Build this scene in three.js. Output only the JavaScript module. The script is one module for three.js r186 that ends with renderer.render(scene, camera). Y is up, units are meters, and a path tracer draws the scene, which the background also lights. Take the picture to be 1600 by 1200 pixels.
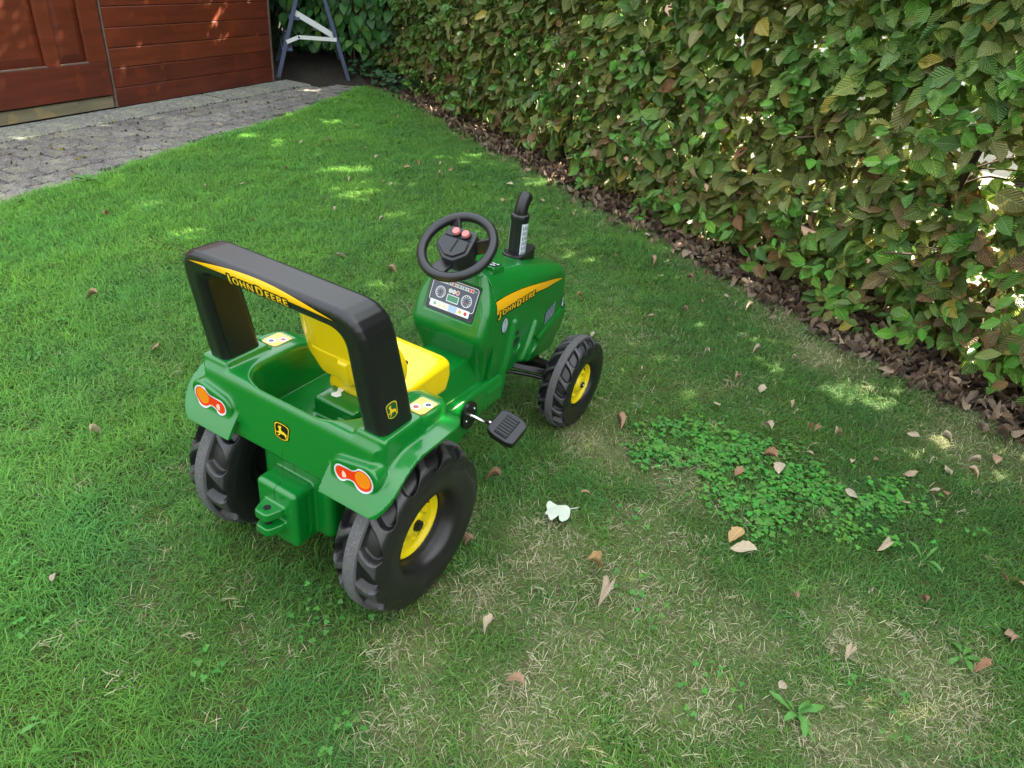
import * as THREE from 'three';
import { mergeGeometries } from 'three/addons/utils/BufferGeometryUtils.js';
import { RoundedBoxGeometry } from 'three/addons/geometries/RoundedBoxGeometry.js';
import { ImprovedNoise } from 'three/addons/math/ImprovedNoise.js';

// ------------------------------------------------------------------ camera, sky, sun, exposure
const V3 = (x, y, z) => new THREE.Vector3(x, y, z);
const scene = new THREE.Scene();
const FPX = 1098, PITCH = 32 * Math.PI / 180, ROLL = 6.8 * Math.PI / 180, CAM_H = 1.2;
const camera = new THREE.PerspectiveCamera(2 * Math.atan(600 / FPX) * 180 / Math.PI, 4 / 3, 0.05, 400);
camera.position.set(0, CAM_H, 0);
{
  const u0 = V3(0, Math.cos(PITCH), -Math.sin(PITCH)), r0 = V3(1, 0, 0);
  camera.up.copy(r0.multiplyScalar(-Math.sin(ROLL)).addScaledVector(u0, Math.cos(ROLL)));
  camera.lookAt(0, CAM_H - Math.sin(PITCH), -Math.cos(PITCH));
}
scene.add(camera);

const SUN_EL = 36 * Math.PI / 180, SUN_AZ = V3(0.9, 0, -0.43).normalize();
const SUN = V3(SUN_AZ.x * Math.cos(SUN_EL), Math.sin(SUN_EL), SUN_AZ.z * Math.cos(SUN_EL));
{   // bright summer sky: pale blue overhead, white haze low down, thin broken cloud
  const W = 512, H = 256, d = new Float32Array(W * H * 4), n3 = new ImprovedNoise();
  const f = (x, y, z) => { let s = 0, w = 0.5; for (let k = 0; k < 5; k++) { s += n3.noise(x + 9, y + 4, z + 2) * w; x *= 2.03; y *= 2.03; z *= 2.03; w *= 0.5; } return s; };
  for (let j = 0; j < H; j++) for (let i = 0; i < W; i++) {
    const el = (j + 0.5) / H * Math.PI - Math.PI / 2, az = ((i + 0.5) / W - 0.5) * 2 * Math.PI, y = Math.sin(el), x = Math.cos(el) * Math.cos(az), z = Math.cos(el) * Math.sin(az);
    const h = Math.pow(Math.max(y, 0), 0.55), sd = Math.max(0, x * SUN.x + y * SUN.y + z * SUN.z), glow = 0.35 * Math.pow(sd, 6) + 0.5 * Math.pow(sd, 60);
    const q = 1 / (0.25 + Math.max(y, 0.02)), cl = Math.min(1, Math.max(0, (f(x * q * 0.9, z * q * 0.9, 1) + 0.08) * 3.2));
    const up = y > 0 ? 1 : Math.max(0.12, 1 + y * 6), o = (j * W + i) * 4;
    const c = [0.84 - 0.28 * h, 0.85 - 0.21 * h, 0.84 - 0.1 * h];
    for (let k = 0; k < 3; k++) d[o + k] = (c[k] * (1 - cl * 0.6) + [1.0, 0.98, 0.95][k] * cl * 0.6 + glow * [1, 0.95, 0.85][k]) * 0.62 * up * (0.6 + 0.75 * Math.max(y, 0));
    d[o + 3] = 1;
  }
  const t = new THREE.DataTexture(d, W, H, THREE.RGBAFormat, THREE.FloatType); t.mapping = THREE.EquirectangularReflectionMapping; t.magFilter = t.minFilter = THREE.LinearFilter; t.needsUpdate = true;
  scene.background = t; scene.environment = t;
}
const sun = new THREE.DirectionalLight(0xfff0d8, 5);
sun.position.copy(SUN).multiplyScalar(20).add(V3(0, 0, -3));
sun.target.position.set(0, 0, -3);
sun.castShadow = true;
Object.assign(sun.shadow.camera, { left: -9, right: 9, top: 9, bottom: -9, near: 1, far: 60 });
sun.shadow.mapSize.set(4096, 4096);
scene.add(sun, sun.target);

const renderer = new THREE.WebGLRenderer({ antialias: true });
renderer.setSize(1024, 768);
renderer.toneMapping = THREE.LinearToneMapping;
renderer.toneMappingExposure = 5.2;
renderer.shadowMap.enabled = true;

// ------------------------------------------------------------------ helpers
function rng(seed) { let a = seed >>> 0; return () => { a = (a + 0x6D2B79F5) >>> 0; let t = a; t = Math.imul(t ^ (t >>> 15), t | 1); t ^= t + Math.imul(t ^ (t >>> 7), t | 61); return ((t ^ (t >>> 14)) >>> 0) / 4294967296; }; }
const noise3 = new ImprovedNoise();
const noise = (x, y, z = 0) => noise3.noise(x + 31.7, y + 11.3, z + 5.1);
const fbm = (x, y, z = 0) => noise(x, y, z) * 0.55 + noise(x * 2.1, y * 2.1, z * 2.1) * 0.3 + noise(x * 4.3, y * 4.3, z * 4.3) * 0.15;
const clamp = (x, a = 0, b = 1) => Math.min(b, Math.max(a, x));
const sst = (a, b, x) => { const t = clamp((x - a) / (b - a)); return t * t * (3 - 2 * t); };
const lerp = (a, b, t) => a + (b - a) * t;
const RGB = (r, g, b) => new THREE.Color().setRGB(r, g, b);
const taken = new Map();
function numbered(name) { const n = taken.get(name) || 0; taken.set(name, n + 1); return n ? name + '_' + String(n).padStart(3, '0') : name; }
function shade(o) { o.castShadow = o.receiveShadow = true; return o; }
function tag(o, label, category, group) { o.userData.label = label; if (category) o.userData.category = category; if (group) o.userData.group = group; return o; }
function thing(name, label, category, pos = [0, 0, 0], turn = 0, group) {
  const o = new THREE.Group(); o.name = numbered(name); o.position.set(...pos); o.rotation.y = turn; scene.add(o);
  return tag(o, label, category, group);
}
function struct(name, o) { o.name = name; o.userData.kind = 'structure'; scene.add(o); return shade(o); }
function part(parent, name, geo, mat, pos, rot) {
  const m = new THREE.Mesh(geo, mat); m.name = name; if (pos) m.position.set(...pos); if (rot) m.rotation.set(...rot);
  parent.add(m); return shade(m);
}
const std = (color, roughness, extra = {}) => new THREE.MeshPhysicalMaterial({ color, roughness, ...extra });
function dataTex(w, h, fn, srgb, repeat = true) {
  const d = new Uint8Array(w * h * 4);
  for (let y = 0; y < h; y++) for (let x = 0; x < w; x++) {
    const c = fn(x / w, y / h); const i = (y * w + x) * 4;
    d[i] = clamp(c[0]) * 255; d[i + 1] = clamp(c[1]) * 255; d[i + 2] = clamp(c[2]) * 255; d[i + 3] = c.length > 3 ? clamp(c[3]) * 255 : 255;
  }
  const t = new THREE.DataTexture(d, w, h, THREE.RGBAFormat);
  t.magFilter = t.minFilter = THREE.LinearFilter;
  if (repeat) t.wrapS = t.wrapT = THREE.RepeatWrapping;
  if (srgb) t.colorSpace = THREE.SRGBColorSpace;
  t.needsUpdate = true; return t;
}
function canvasTex(w, h, draw) {
  const c = document.createElement('canvas'); c.width = w; c.height = h;
  const g = c.getContext('2d'); draw(g, w, h);
  const t = new THREE.CanvasTexture(c); t.colorSpace = THREE.SRGBColorSpace; return t;
}
// tileable value noise for textures
function tileNoise(n, seed) {
  const r = rng(seed), v = Float32Array.from({ length: n * n }, r);
  return (x, y) => { x = ((x % 1) + 1) % 1 * n; y = ((y % 1) + 1) % 1 * n; const i = Math.floor(x), j = Math.floor(y), fx = x - i, fy = y - j, s = fx * fx * (3 - 2 * fx), t = fy * fy * (3 - 2 * fy), g = (a, b) => v[(b % n) * n + (a % n)];
    return lerp(lerp(g(i, j), g(i + 1, j), s), lerp(g(i, j + 1), g(i + 1, j + 1), s), t); };
}
function tileFbm(n, seed, oct = 4) { const a = []; for (let k = 0; k < oct; k++) a.push(tileNoise(n << k, seed + k)); return (x, y) => { let s = 0, w = 0.5, t = 0; for (const f of a) { s += f(x, y) * w; t += w; w *= 0.55; } return s / t; }; }

// ---- signed distance modelling
function roundPoly(pts, r) {   // pts: [x, y, radius?]
  const out = [], n = pts.length;
  for (let i = 0; i < n; i++) {
    const p = pts[i], a = pts[(i + n - 1) % n], b = pts[(i + 1) % n];
    const la = Math.hypot(a[0] - p[0], a[1] - p[1]), lb = Math.hypot(b[0] - p[0], b[1] - p[1]), q = Math.min(p[2] ?? r, la * 0.48, lb * 0.48);
    const s = [p[0] + (a[0] - p[0]) / la * q, p[1] + (a[1] - p[1]) / la * q], e = [p[0] + (b[0] - p[0]) / lb * q, p[1] + (b[1] - p[1]) / lb * q];
    for (let k = 0; k <= 6; k++) { const t = k / 6, u = 1 - t; out.push([u * u * s[0] + 2 * u * t * p[0] + t * t * e[0], u * u * s[1] + 2 * u * t * p[1] + t * t * e[1]]); }
  }
  return out;
}
function polyDist(P, x, y) {
  let d = 1e9, s = 1; const n = P.length;
  for (let i = 0, j = n - 1; i < n; j = i++) {
    const ex = P[j][0] - P[i][0], ey = P[j][1] - P[i][1], wx = x - P[i][0], wy = y - P[i][1];
    const t = clamp((wx * ex + wy * ey) / (ex * ex + ey * ey + 1e-18)), bx = wx - ex * t, by = wy - ey * t;
    d = Math.min(d, bx * bx + by * by);
    const c1 = y >= P[i][1], c2 = y < P[j][1], c3 = ex * wy > ey * wx;
    if ((c1 && c2 && c3) || (!c1 && !c2 && !c3)) s = -s;
  }
  return s * Math.sqrt(d);
}
function field2(pts, r, pad = 0.06, st = 0.002) {   // a polygon's distance baked on a grid
  const P = roundPoly(pts, r); let x0 = 1e9, y0 = 1e9, x1 = -1e9, y1 = -1e9;
  for (const p of P) { x0 = Math.min(x0, p[0]); x1 = Math.max(x1, p[0]); y0 = Math.min(y0, p[1]); y1 = Math.max(y1, p[1]); }
  x0 -= pad; y0 -= pad; x1 += pad; y1 += pad;
  const w = Math.ceil((x1 - x0) / st) + 1, h = Math.ceil((y1 - y0) / st) + 1, v = new Float32Array(w * h);
  for (let j = 0; j < h; j++) for (let i = 0; i < w; i++) v[j * w + i] = polyDist(P, x0 + i * st, y0 + j * st);
  return (x, y) => {
    const cx = clamp(x, x0, x1 - st * 1.01), cy = clamp(y, y0, y1 - st * 1.01), gx = (cx - x0) / st, gy = (cy - y0) / st, i = gx | 0, j = gy | 0, a = gx - i, b = gy - j, k = j * w + i;
    const d = (v[k] * (1 - a) + v[k + 1] * a) * (1 - b) + (v[k + w] * (1 - a) + v[k + w + 1] * a) * b;
    return cx === x && cy === y ? d : d + Math.hypot(x - cx, y - cy);
  };
}
const smin = (a, b, k) => { const h = Math.max(k - Math.abs(a - b), 0) / k; return Math.min(a, b) - h * h * k * 0.25; };
const smax = (a, b, k) => -smin(-a, -b, k);
const extR = (d2, dz, r) => { const a = d2 + r, b = dz + r; return Math.min(Math.max(a, b), 0) + Math.hypot(Math.max(a, 0), Math.max(b, 0)) - r; };
const boxR = (x, y, z, hx, hy, hz, r) => { const a = Math.abs(x) - hx + r, b = Math.abs(y) - hy + r, c = Math.abs(z) - hz + r; return Math.min(Math.max(a, b, c), 0) + Math.hypot(Math.max(a, 0), Math.max(b, 0), Math.max(c, 0)) - r; };
const seg2 = (x, y, ax, ay, bx, by) => { const ex = bx - ax, ey = by - ay, t = clamp(((x - ax) * ex + (y - ay) * ey) / (ex * ex + ey * ey)); return Math.hypot(x - ax - ex * t, y - ay - ey * t); };
function grad(f, x, y, z, e = 0.0008) { const a = f(x + e, y, z) - f(x - e, y, z), b = f(x, y + e, z) - f(x, y - e, z), c = f(x, y, z + e) - f(x, y, z - e), l = Math.hypot(a, b, c) || 1; return [a / l, b / l, c / l, l / (2 * e)]; }
function netMesh(f, lo, hi, st) {   // naive surface nets with vertices pulled onto the surface
  const nx = Math.ceil((hi[0] - lo[0]) / st) + 1, ny = Math.ceil((hi[1] - lo[1]) / st) + 1, nz = Math.ceil((hi[2] - lo[2]) / st) + 1, B = 6;
  const v = new Float32Array(nx * ny * nz), id = (i, j, k) => (k * ny + j) * nx + i;
  for (let k = 0; k < nz; k += B) for (let j = 0; j < ny; j += B) for (let i = 0; i < nx; i += B) {
    const c = f(lo[0] + (i + B / 2) * st, lo[1] + (j + B / 2) * st, lo[2] + (k + B / 2) * st), far = Math.abs(c) > st * B * 1.25;
    for (let c3 = k; c3 < Math.min(k + B, nz); c3++) for (let b = j; b < Math.min(j + B, ny); b++) for (let a = i; a < Math.min(i + B, nx); a++) v[id(a, b, c3)] = far ? c : f(lo[0] + a * st, lo[1] + b * st, lo[2] + c3 * st);
  }
  const at = new Int32Array(nx * ny * nz).fill(-1), pos = [], idx = [];
  const E = [[0, 1], [2, 3], [4, 5], [6, 7], [0, 2], [1, 3], [4, 6], [5, 7], [0, 4], [1, 5], [2, 6], [3, 7]];
  for (let k = 0; k < nz - 1; k++) for (let j = 0; j < ny - 1; j++) for (let i = 0; i < nx - 1; i++) {
    const q = id(i, j, k), c = [v[q], v[q + 1], v[q + nx], v[q + nx + 1], v[q + nx * ny], v[q + nx * ny + 1], v[q + nx * ny + nx], v[q + nx * ny + nx + 1]];
    let m = 0; for (let t = 0; t < 8; t++) if (c[t] < 0) m++;
    if (m === 0 || m === 8) continue;
    let sx = 0, sy = 0, sz = 0, n = 0;
    for (const [a, b] of E) if ((c[a] < 0) !== (c[b] < 0)) {
      const t = c[a] / (c[a] - c[b]);
      sx += lerp(a & 1, b & 1, t); sy += lerp((a >> 1) & 1, (b >> 1) & 1, t); sz += lerp(a >> 2, b >> 2, t); n++;
    }
    at[q] = pos.length / 3;
    pos.push(lo[0] + (i + sx / n) * st, lo[1] + (j + sy / n) * st, lo[2] + (k + sz / n) * st);
  }
  const quad = (a, b, c, d, flip) => { if (a < 0 || b < 0 || c < 0 || d < 0) return; flip ? idx.push(a, c, b, a, d, c) : idx.push(a, b, c, a, c, d); };
  for (let k = 1; k < nz - 1; k++) for (let j = 1; j < ny - 1; j++) for (let i = 1; i < nx - 1; i++) {
    const q = id(i, j, k), s = v[q] < 0;
    if (s !== v[q + 1] < 0) quad(at[q], at[q - nx], at[q - nx - nx * ny], at[q - nx * ny], !s);
    if (s !== v[q + nx] < 0) quad(at[q], at[q - nx * ny], at[q - 1 - nx * ny], at[q - 1], !s);
    if (s !== v[q + nx * ny] < 0) quad(at[q], at[q - 1], at[q - 1 - nx], at[q - nx], !s);
  }
  const nor = new Float32Array(pos.length);
  for (let p = 0; p < pos.length; p += 3) {
    for (let it = 0; it < 2; it++) {
      const d = f(pos[p], pos[p + 1], pos[p + 2]), g = grad(f, pos[p], pos[p + 1], pos[p + 2]), m = clamp(d / Math.max(g[3], 0.5), -st * 0.6, st * 0.6);
      pos[p] -= g[0] * m; pos[p + 1] -= g[1] * m; pos[p + 2] -= g[2] * m;
    }
    const g = grad(f, pos[p], pos[p + 1], pos[p + 2], st * 0.45); nor[p] = g[0]; nor[p + 1] = g[1]; nor[p + 2] = g[2];
  }
  const geo = new THREE.BufferGeometry();
  geo.setAttribute('position', new THREE.Float32BufferAttribute(pos, 3)); geo.setAttribute('normal', new THREE.BufferAttribute(nor, 3)); geo.setIndex(idx);
  return geo;
}
// a printed sticker that follows a moulded surface: grid from o along u, v, dropped along dir
function sticker(f, o, u, v, dir, w, h, nx, ny, lift = 0.0009) {
  const pos = [], uv = [], idx = [], ok = [];
  for (let j = 0; j <= ny; j++) for (let i = 0; i <= nx; i++) {
    const a = (i / nx - 0.5) * w, b = (j / ny - 0.5) * h; let x = o[0] + u[0] * a + v[0] * b, y = o[1] + u[1] * a + v[1] * b, z = o[2] + u[2] * a + v[2] * b, hit = false;
    for (let s = 0; s < 120; s++) { const d = f(x, y, z); if (d < 0.0002) { hit = true; break; } const m = Math.max(d * 0.8, 0.0002); x += dir[0] * m; y += dir[1] * m; z += dir[2] * m; }
    const g = grad(f, x, y, z, 0.0015); pos.push(x + g[0] * lift, y + g[1] * lift, z + g[2] * lift); uv.push(i / nx, j / ny); ok.push(hit);
  }
  for (let j = 0; j < ny; j++) for (let i = 0; i < nx; i++) { const a = j * (nx + 1) + i, b = a + 1, c = a + nx + 1, d = c + 1; if (ok[a] && ok[b] && ok[c] && ok[d]) idx.push(a, b, d, a, d, c); }
  const geo = new THREE.BufferGeometry(); geo.setAttribute('position', new THREE.Float32BufferAttribute(pos, 3)); geo.setAttribute('uv', new THREE.Float32BufferAttribute(uv, 2)); geo.setIndex(idx); geo.computeVertexNormals();
  return geo;
}
const print = (tex, extra = {}) => new THREE.MeshPhysicalMaterial({ map: tex, roughness: 0.35, transparent: true, side: THREE.DoubleSide, ...extra });
function tube(pts, r, seg = 8, along = 24) { return new THREE.TubeGeometry(new THREE.CatmullRomCurve3(pts.map((p) => V3(...p))), along, r, seg, false); }
function bar(a, b, w, d, roll = 0) {   // a square bar from a to b
  const A = V3(...a), Bv = V3(...b), L = A.distanceTo(Bv), g = new RoundedBoxGeometry(w, L, d, 2, Math.min(w, d) * 0.18);
  const q = new THREE.Quaternion().setFromUnitVectors(V3(0, 1, 0), Bv.clone().sub(A).normalize());
  if (roll) g.rotateY(roll);
  g.applyQuaternion(q); g.translate((a[0] + b[0]) / 2, (a[1] + b[1]) / 2, (a[2] + b[2]) / 2); return g;
}
// leaf blade: base at 0, tip along +y, upper face +z
function leafGeo({ L, W, bend = 0.2, fold = 0.2, twist = 0, rows = 5, seed = 1, peak = 0.42, jag = 0, curl = 0 }) {
  const r = rng(seed), pos = [], uv = [], idx = [];
  for (let i = 0; i <= rows; i++) {
    const t = i / rows, e = t < peak ? t / peak : (1 - t) / (1 - peak), w = i === rows ? 0.001 : i === 0 ? W * 0.08 : W * 0.5 * Math.pow(Math.sin(e * Math.PI / 2), t < peak ? 0.65 : 0.85);
    const a = bend * t, y = L * (bend ? Math.sin(a) / bend : t), z = -L * (bend ? (1 - Math.cos(a)) / bend : 0), tw = twist * t;
    for (const s of [-1, 0, 1]) {
      const ww = s * w * (1 + (jag ? (r() - 0.5) * jag : 0)), c = curl ? Math.sin(Math.abs(ww) / W * curl * 2) : 0, x = curl ? ww * (1 - c * 0.35) : ww;
      const zz = z + Math.abs(ww) * fold + c * W * 0.4 + (jag ? (r() - 0.5) * jag * W * 0.15 : 0);
      pos.push(x * Math.cos(tw) + (zz - z) * Math.sin(tw), y, z + (zz - z) * Math.cos(tw) - x * Math.sin(tw)); uv.push(0.5 + s * w / W, t);
    }
    if (i) for (let k = 0; k < 2; k++) { const a0 = (i - 1) * 3 + k, b0 = i * 3 + k; idx.push(a0, a0 + 1, b0 + 1, a0, b0 + 1, b0); }
  }
  const g = new THREE.BufferGeometry(); g.setAttribute('position', new THREE.Float32BufferAttribute(pos, 3)); g.setAttribute('uv', new THREE.Float32BufferAttribute(uv, 2)); g.setIndex(idx); g.computeVertexNormals(); return g;
}
const leafTex = (n, lo, hi, slope) => dataTex(128, 256, (u, v) => { const d = Math.abs(u - 0.5), s = (v - d * slope) * n, f = Math.abs(s - Math.round(s)), mid = sst(0.03, 0.012, d), vein = Math.max(sst(0.16, 0.03, f) * 0.8, mid); const c = lerp(lo, hi, 0.35 + 0.65 * vein) ; return [c, c, c * 0.92]; }, false, false);
const leafBump = (n, slope) => dataTex(128, 256, (u, v) => { const d = Math.abs(u - 0.5), s = (v - d * slope) * n, f = Math.abs(s - Math.round(s)) * 2; const c = 0.15 + 0.8 * f * sst(0.012, 0.05, d); return [c, c, c]; }, false, false);
function instanced(parent, name, geo, mat, items, label, category) {   // items: [Matrix4, Color]
  const m = new THREE.InstancedMesh(geo, mat, items.length); m.name = name; m.userData.kind = 'stuff';
  items.forEach(([M, c], i) => { m.setMatrixAt(i, M); if (c) m.setColorAt(i, c); });
  if (label) tag(m, label, category);
  parent.add(m); return shade(m);
}
const M4 = (p, q, s) => new THREE.Matrix4().compose(p, q, typeof s === 'number' ? V3(s, s, s) : s);
function basisQuat(tip, nrm) { const y = tip.clone().normalize(), x = y.clone().cross(nrm).normalize(), z = x.clone().cross(y); return new THREE.Quaternion().setFromRotationMatrix(new THREE.Matrix4().makeBasis(x, y, z)); }

// ------------------------------------------------------------------ the garden's lines
const HA = V3(-1.272, 0, -6.273), HT = V3(0.5566, 0, 0.8308), HN = V3(-0.8308, 0, 0.5566);   // edge of the lawn along the hedge
const hedgeIn = (x, z) => [(x - HA.x) * HT.x + (z - HA.z) * HT.z, (x - HA.x) * HN.x + (z - HA.z) * HN.z];      // along, lawnwards
const hedgeAt = (s, d, y = 0) => V3(HA.x + HT.x * s + HN.x * d, y, HA.z + HT.z * s + HN.z * d);
const WD = V3(0.3362, 0, -0.9418), WN = V3(0.9418, 0, 0.3362), WC = V3(-2.333, 0, -6.268);       // shed wall: along (away), outwards, far corner
const wallIn = (x, z) => [(x - WC.x) * WD.x + (z - WC.z) * WD.z, (x - WC.x) * WN.x + (z - WC.z) * WN.z];
const EDGE = [[-2.62, -2.0], [-2.339, -2.908], [-2.187, -3.392], [-2.03, -4.163], [-1.81, -5.058], [-1.607, -6.358], [-1.5, -7.2]];
function edgeX(z) {   // where the paving meets the grass
  if (z > -2) return -2.62 - (z + 2) * 0.31;
  for (let i = 1; i < EDGE.length; i++) if (z >= EDGE[i][1]) { const t = (EDGE[i - 1][1] - z) / (EDGE[i - 1][1] - EDGE[i][1]); return lerp(EDGE[i - 1][0], EDGE[i][0], t); }
  return -1.5;
}
const onLawn = (x, z) => x > edgeX(z) + 0.02 && !(z < -6.35 && x < -0.9);
const TR = V3(-0.3536, 0, -1.1549), TYAW = 1.0822417;
const trIn = (x, z) => { const dx = x - TR.x, dz = z - TR.z, c = Math.cos(TYAW), s = Math.sin(TYAW); return [dx * c - dz * s, dx * s + dz * c]; };
const blob = (list, x, z) => { let m = 0; for (const [bx, bz, r] of list) { const d = Math.hypot(x - bx, z - bz) / r; if (d < 2) m = Math.max(m, Math.exp(-d * d * 1.1)); } return m; };
const DRY = [[0.136, -1.205, 0.14], [0.354, -1.103, 0.165], [0.193, -0.944, 0.121], [0.394, -0.869, 0.144], [-0.119, -1.294, 0.095], [-0.138, -0.883, 0.088], [0.094, -0.816, 0.111], [0.669, -0.824, 0.143], [0.536, -1.009, 0.129], [0.518, -1.507, 0.13], [0.278, -1.633, 0.115], [-1.086, -1.215, 0.084]]
  .concat([[-0.749, -1.061, 0.08], [-0.433, -0.856, 0.072], [0.001, -1.032, 0.097], [0.936, -0.985, 0.132], [-0.11, -0.738, 0.103], [0.808, -1.081, 0.107], [1.133, -2.358, 0.136], [-1.162, -1.59, 0.117], [-1.132, -1.899, 0.115], [1.424, -1.858, 0.162], [0.361, -1.33, 0.101]]);
const CLOVER = [[0.491, -1.706, 0.121], [0.604, -1.697, 0.142], [0.729, -1.66, 0.141], [0.59, -1.52, 0.112], [0.768, -1.526, 0.134], [0.676, -1.432, 0.09], [0.909, -1.578, 0.118], [0.965, -1.482, 0.114], [1.1, -1.558, 0.099], [0.407, -1.628, 0.077], [0.793, -1.428, 0.091], [0.641, -1.354, 0.069], [0.946, -1.382, 0.072]];
function dryness(x, z) { return clamp(0.75 * blob(DRY, x, z) + 0.5 * sst(0.05, 0.5, fbm(x * 2.2, z * 2.2, 3)) * sst(-3.6, -1.8, z) + 0.2 * fbm(x * 7, z * 7, 9)) * (1 - 0.8 * sst(0.0, -0.5, x)); }
function lushness(x, z) { return clamp(sst(0.1, -1.4, x) * 0.55 + sst(-1.8, -3.2, z) * 0.4 + fbm(x * 1.7, z * 1.7, 1) * 0.7 + 0.05); }
const groundY = (x, z) => {
  let y = 0.012 * fbm(x * 0.9, z * 0.9, 2) + 0.004 * noise(x * 9, z * 9, 4);
  const [s, d] = hedgeIn(x, z), [a, b] = wallIn(x, z);
  if (x < edgeX(z) + 0.03) y = lerp(y, -0.062, sst(edgeX(z) + 0.03, edgeX(z) - 0.01, x) * sst(-0.1, 0.02, d + 0.1));
  if (a > 0.14 && x < -1.2) y += 0.16 * sst(0.14, 0.8, a) * sst(0.9, 0.3, b);   // soil bank behind the ladder
  return y;
};

// ------------------------------------------------------------------ ground
const MAT = {};
{
  const n1 = tileFbm(8, 11), n2 = tileFbm(32, 21), n3 = tileFbm(96, 31, 3);
  const soilTex = dataTex(1024, 1024, (u, v) => { const f = n1(u, v) * 0.35 + n2(u, v) * 0.3 + n3(u, v) * 0.35, fib = n2(u * 5, v) * n3(u, v * 3); const c = 0.3 + 0.9 * f + 0.35 * fib - 0.2; return [c, c * 0.97, c * 0.92]; }, false);
  soilTex.repeat.set(1 / 0.8, 1 / 0.8);
  MAT.ground = std(0xffffff, 0.96, { map: soilTex, bumpMap: soilTex, bumpScale: 0.008, vertexColors: true, specularIntensity: 0.3 });
  const ax = [], az = [];
  for (let x = -60; x < -5; x += 5) ax.push(x); for (let x = -5; x < 4; x += 0.07) ax.push(x); for (let x = 4; x <= 60; x += 4) ax.push(x);
  for (let z = -60; z < -9; z += 4) az.push(z); for (let z = -9; z < 1; z += 0.07) az.push(z); for (let z = 1; z <= 60; z += 4) az.push(z);
  const pos = [], col = [], uv = [], idx = [];
  for (const z of az) for (const x of ax) {
    pos.push(x, groundY(x, z), z); uv.push(x, z);
    const [s, d] = hedgeIn(x, z), dr = dryness(x, z), soil = sst(0.1, -0.06, d + 0.12 * fbm(x * 4, z * 4, 6)), bank = x < -1.2 && wallIn(x, z)[0] > 0.1 ? 1 : 0;
    let c = [lerp(0.08, 0.22, dr), lerp(0.1, 0.235, dr), lerp(0.03, 0.12, dr)];
    const k = Math.max(soil, bank); c = c.map((q, i) => lerp(q, [0.11, 0.08, 0.058][i], k));
    if (x < edgeX(z)) c = [0.07, 0.066, 0.055];
    col.push(...c);
  }
  for (let j = 0; j < az.length - 1; j++) for (let i = 0; i < ax.length - 1; i++) { const a = j * ax.length + i, b = a + ax.length; idx.push(a, b, b + 1, a, b + 1, a + 1); }
  const g = new THREE.BufferGeometry(); g.setAttribute('position', new THREE.Float32BufferAttribute(pos, 3)); g.setAttribute('uv', new THREE.Float32BufferAttribute(uv, 2)); g.setAttribute('color', new THREE.Float32BufferAttribute(col, 3)); g.setIndex(idx); g.computeVertexNormals();
  struct('ground', new THREE.Mesh(g, MAT.ground));
  // beyond the hedge: a pale sunlit yard
  const yg = new THREE.PlaneGeometry(16, 5.6, 1, 1).rotateX(-Math.PI / 2), yt = soilTex.clone(); yt.repeat.set(14, 5);
  const yard = new THREE.Mesh(yg, std(RGB(0.4, 0.37, 0.3), 0.95, { map: yt }));
  const c = hedgeAt(4.2, -3.9, 0.024); yard.position.copy(c); yard.rotation.y = -Math.atan2(HT.z, HT.x); struct('gravel_yard', yard);
}

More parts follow.
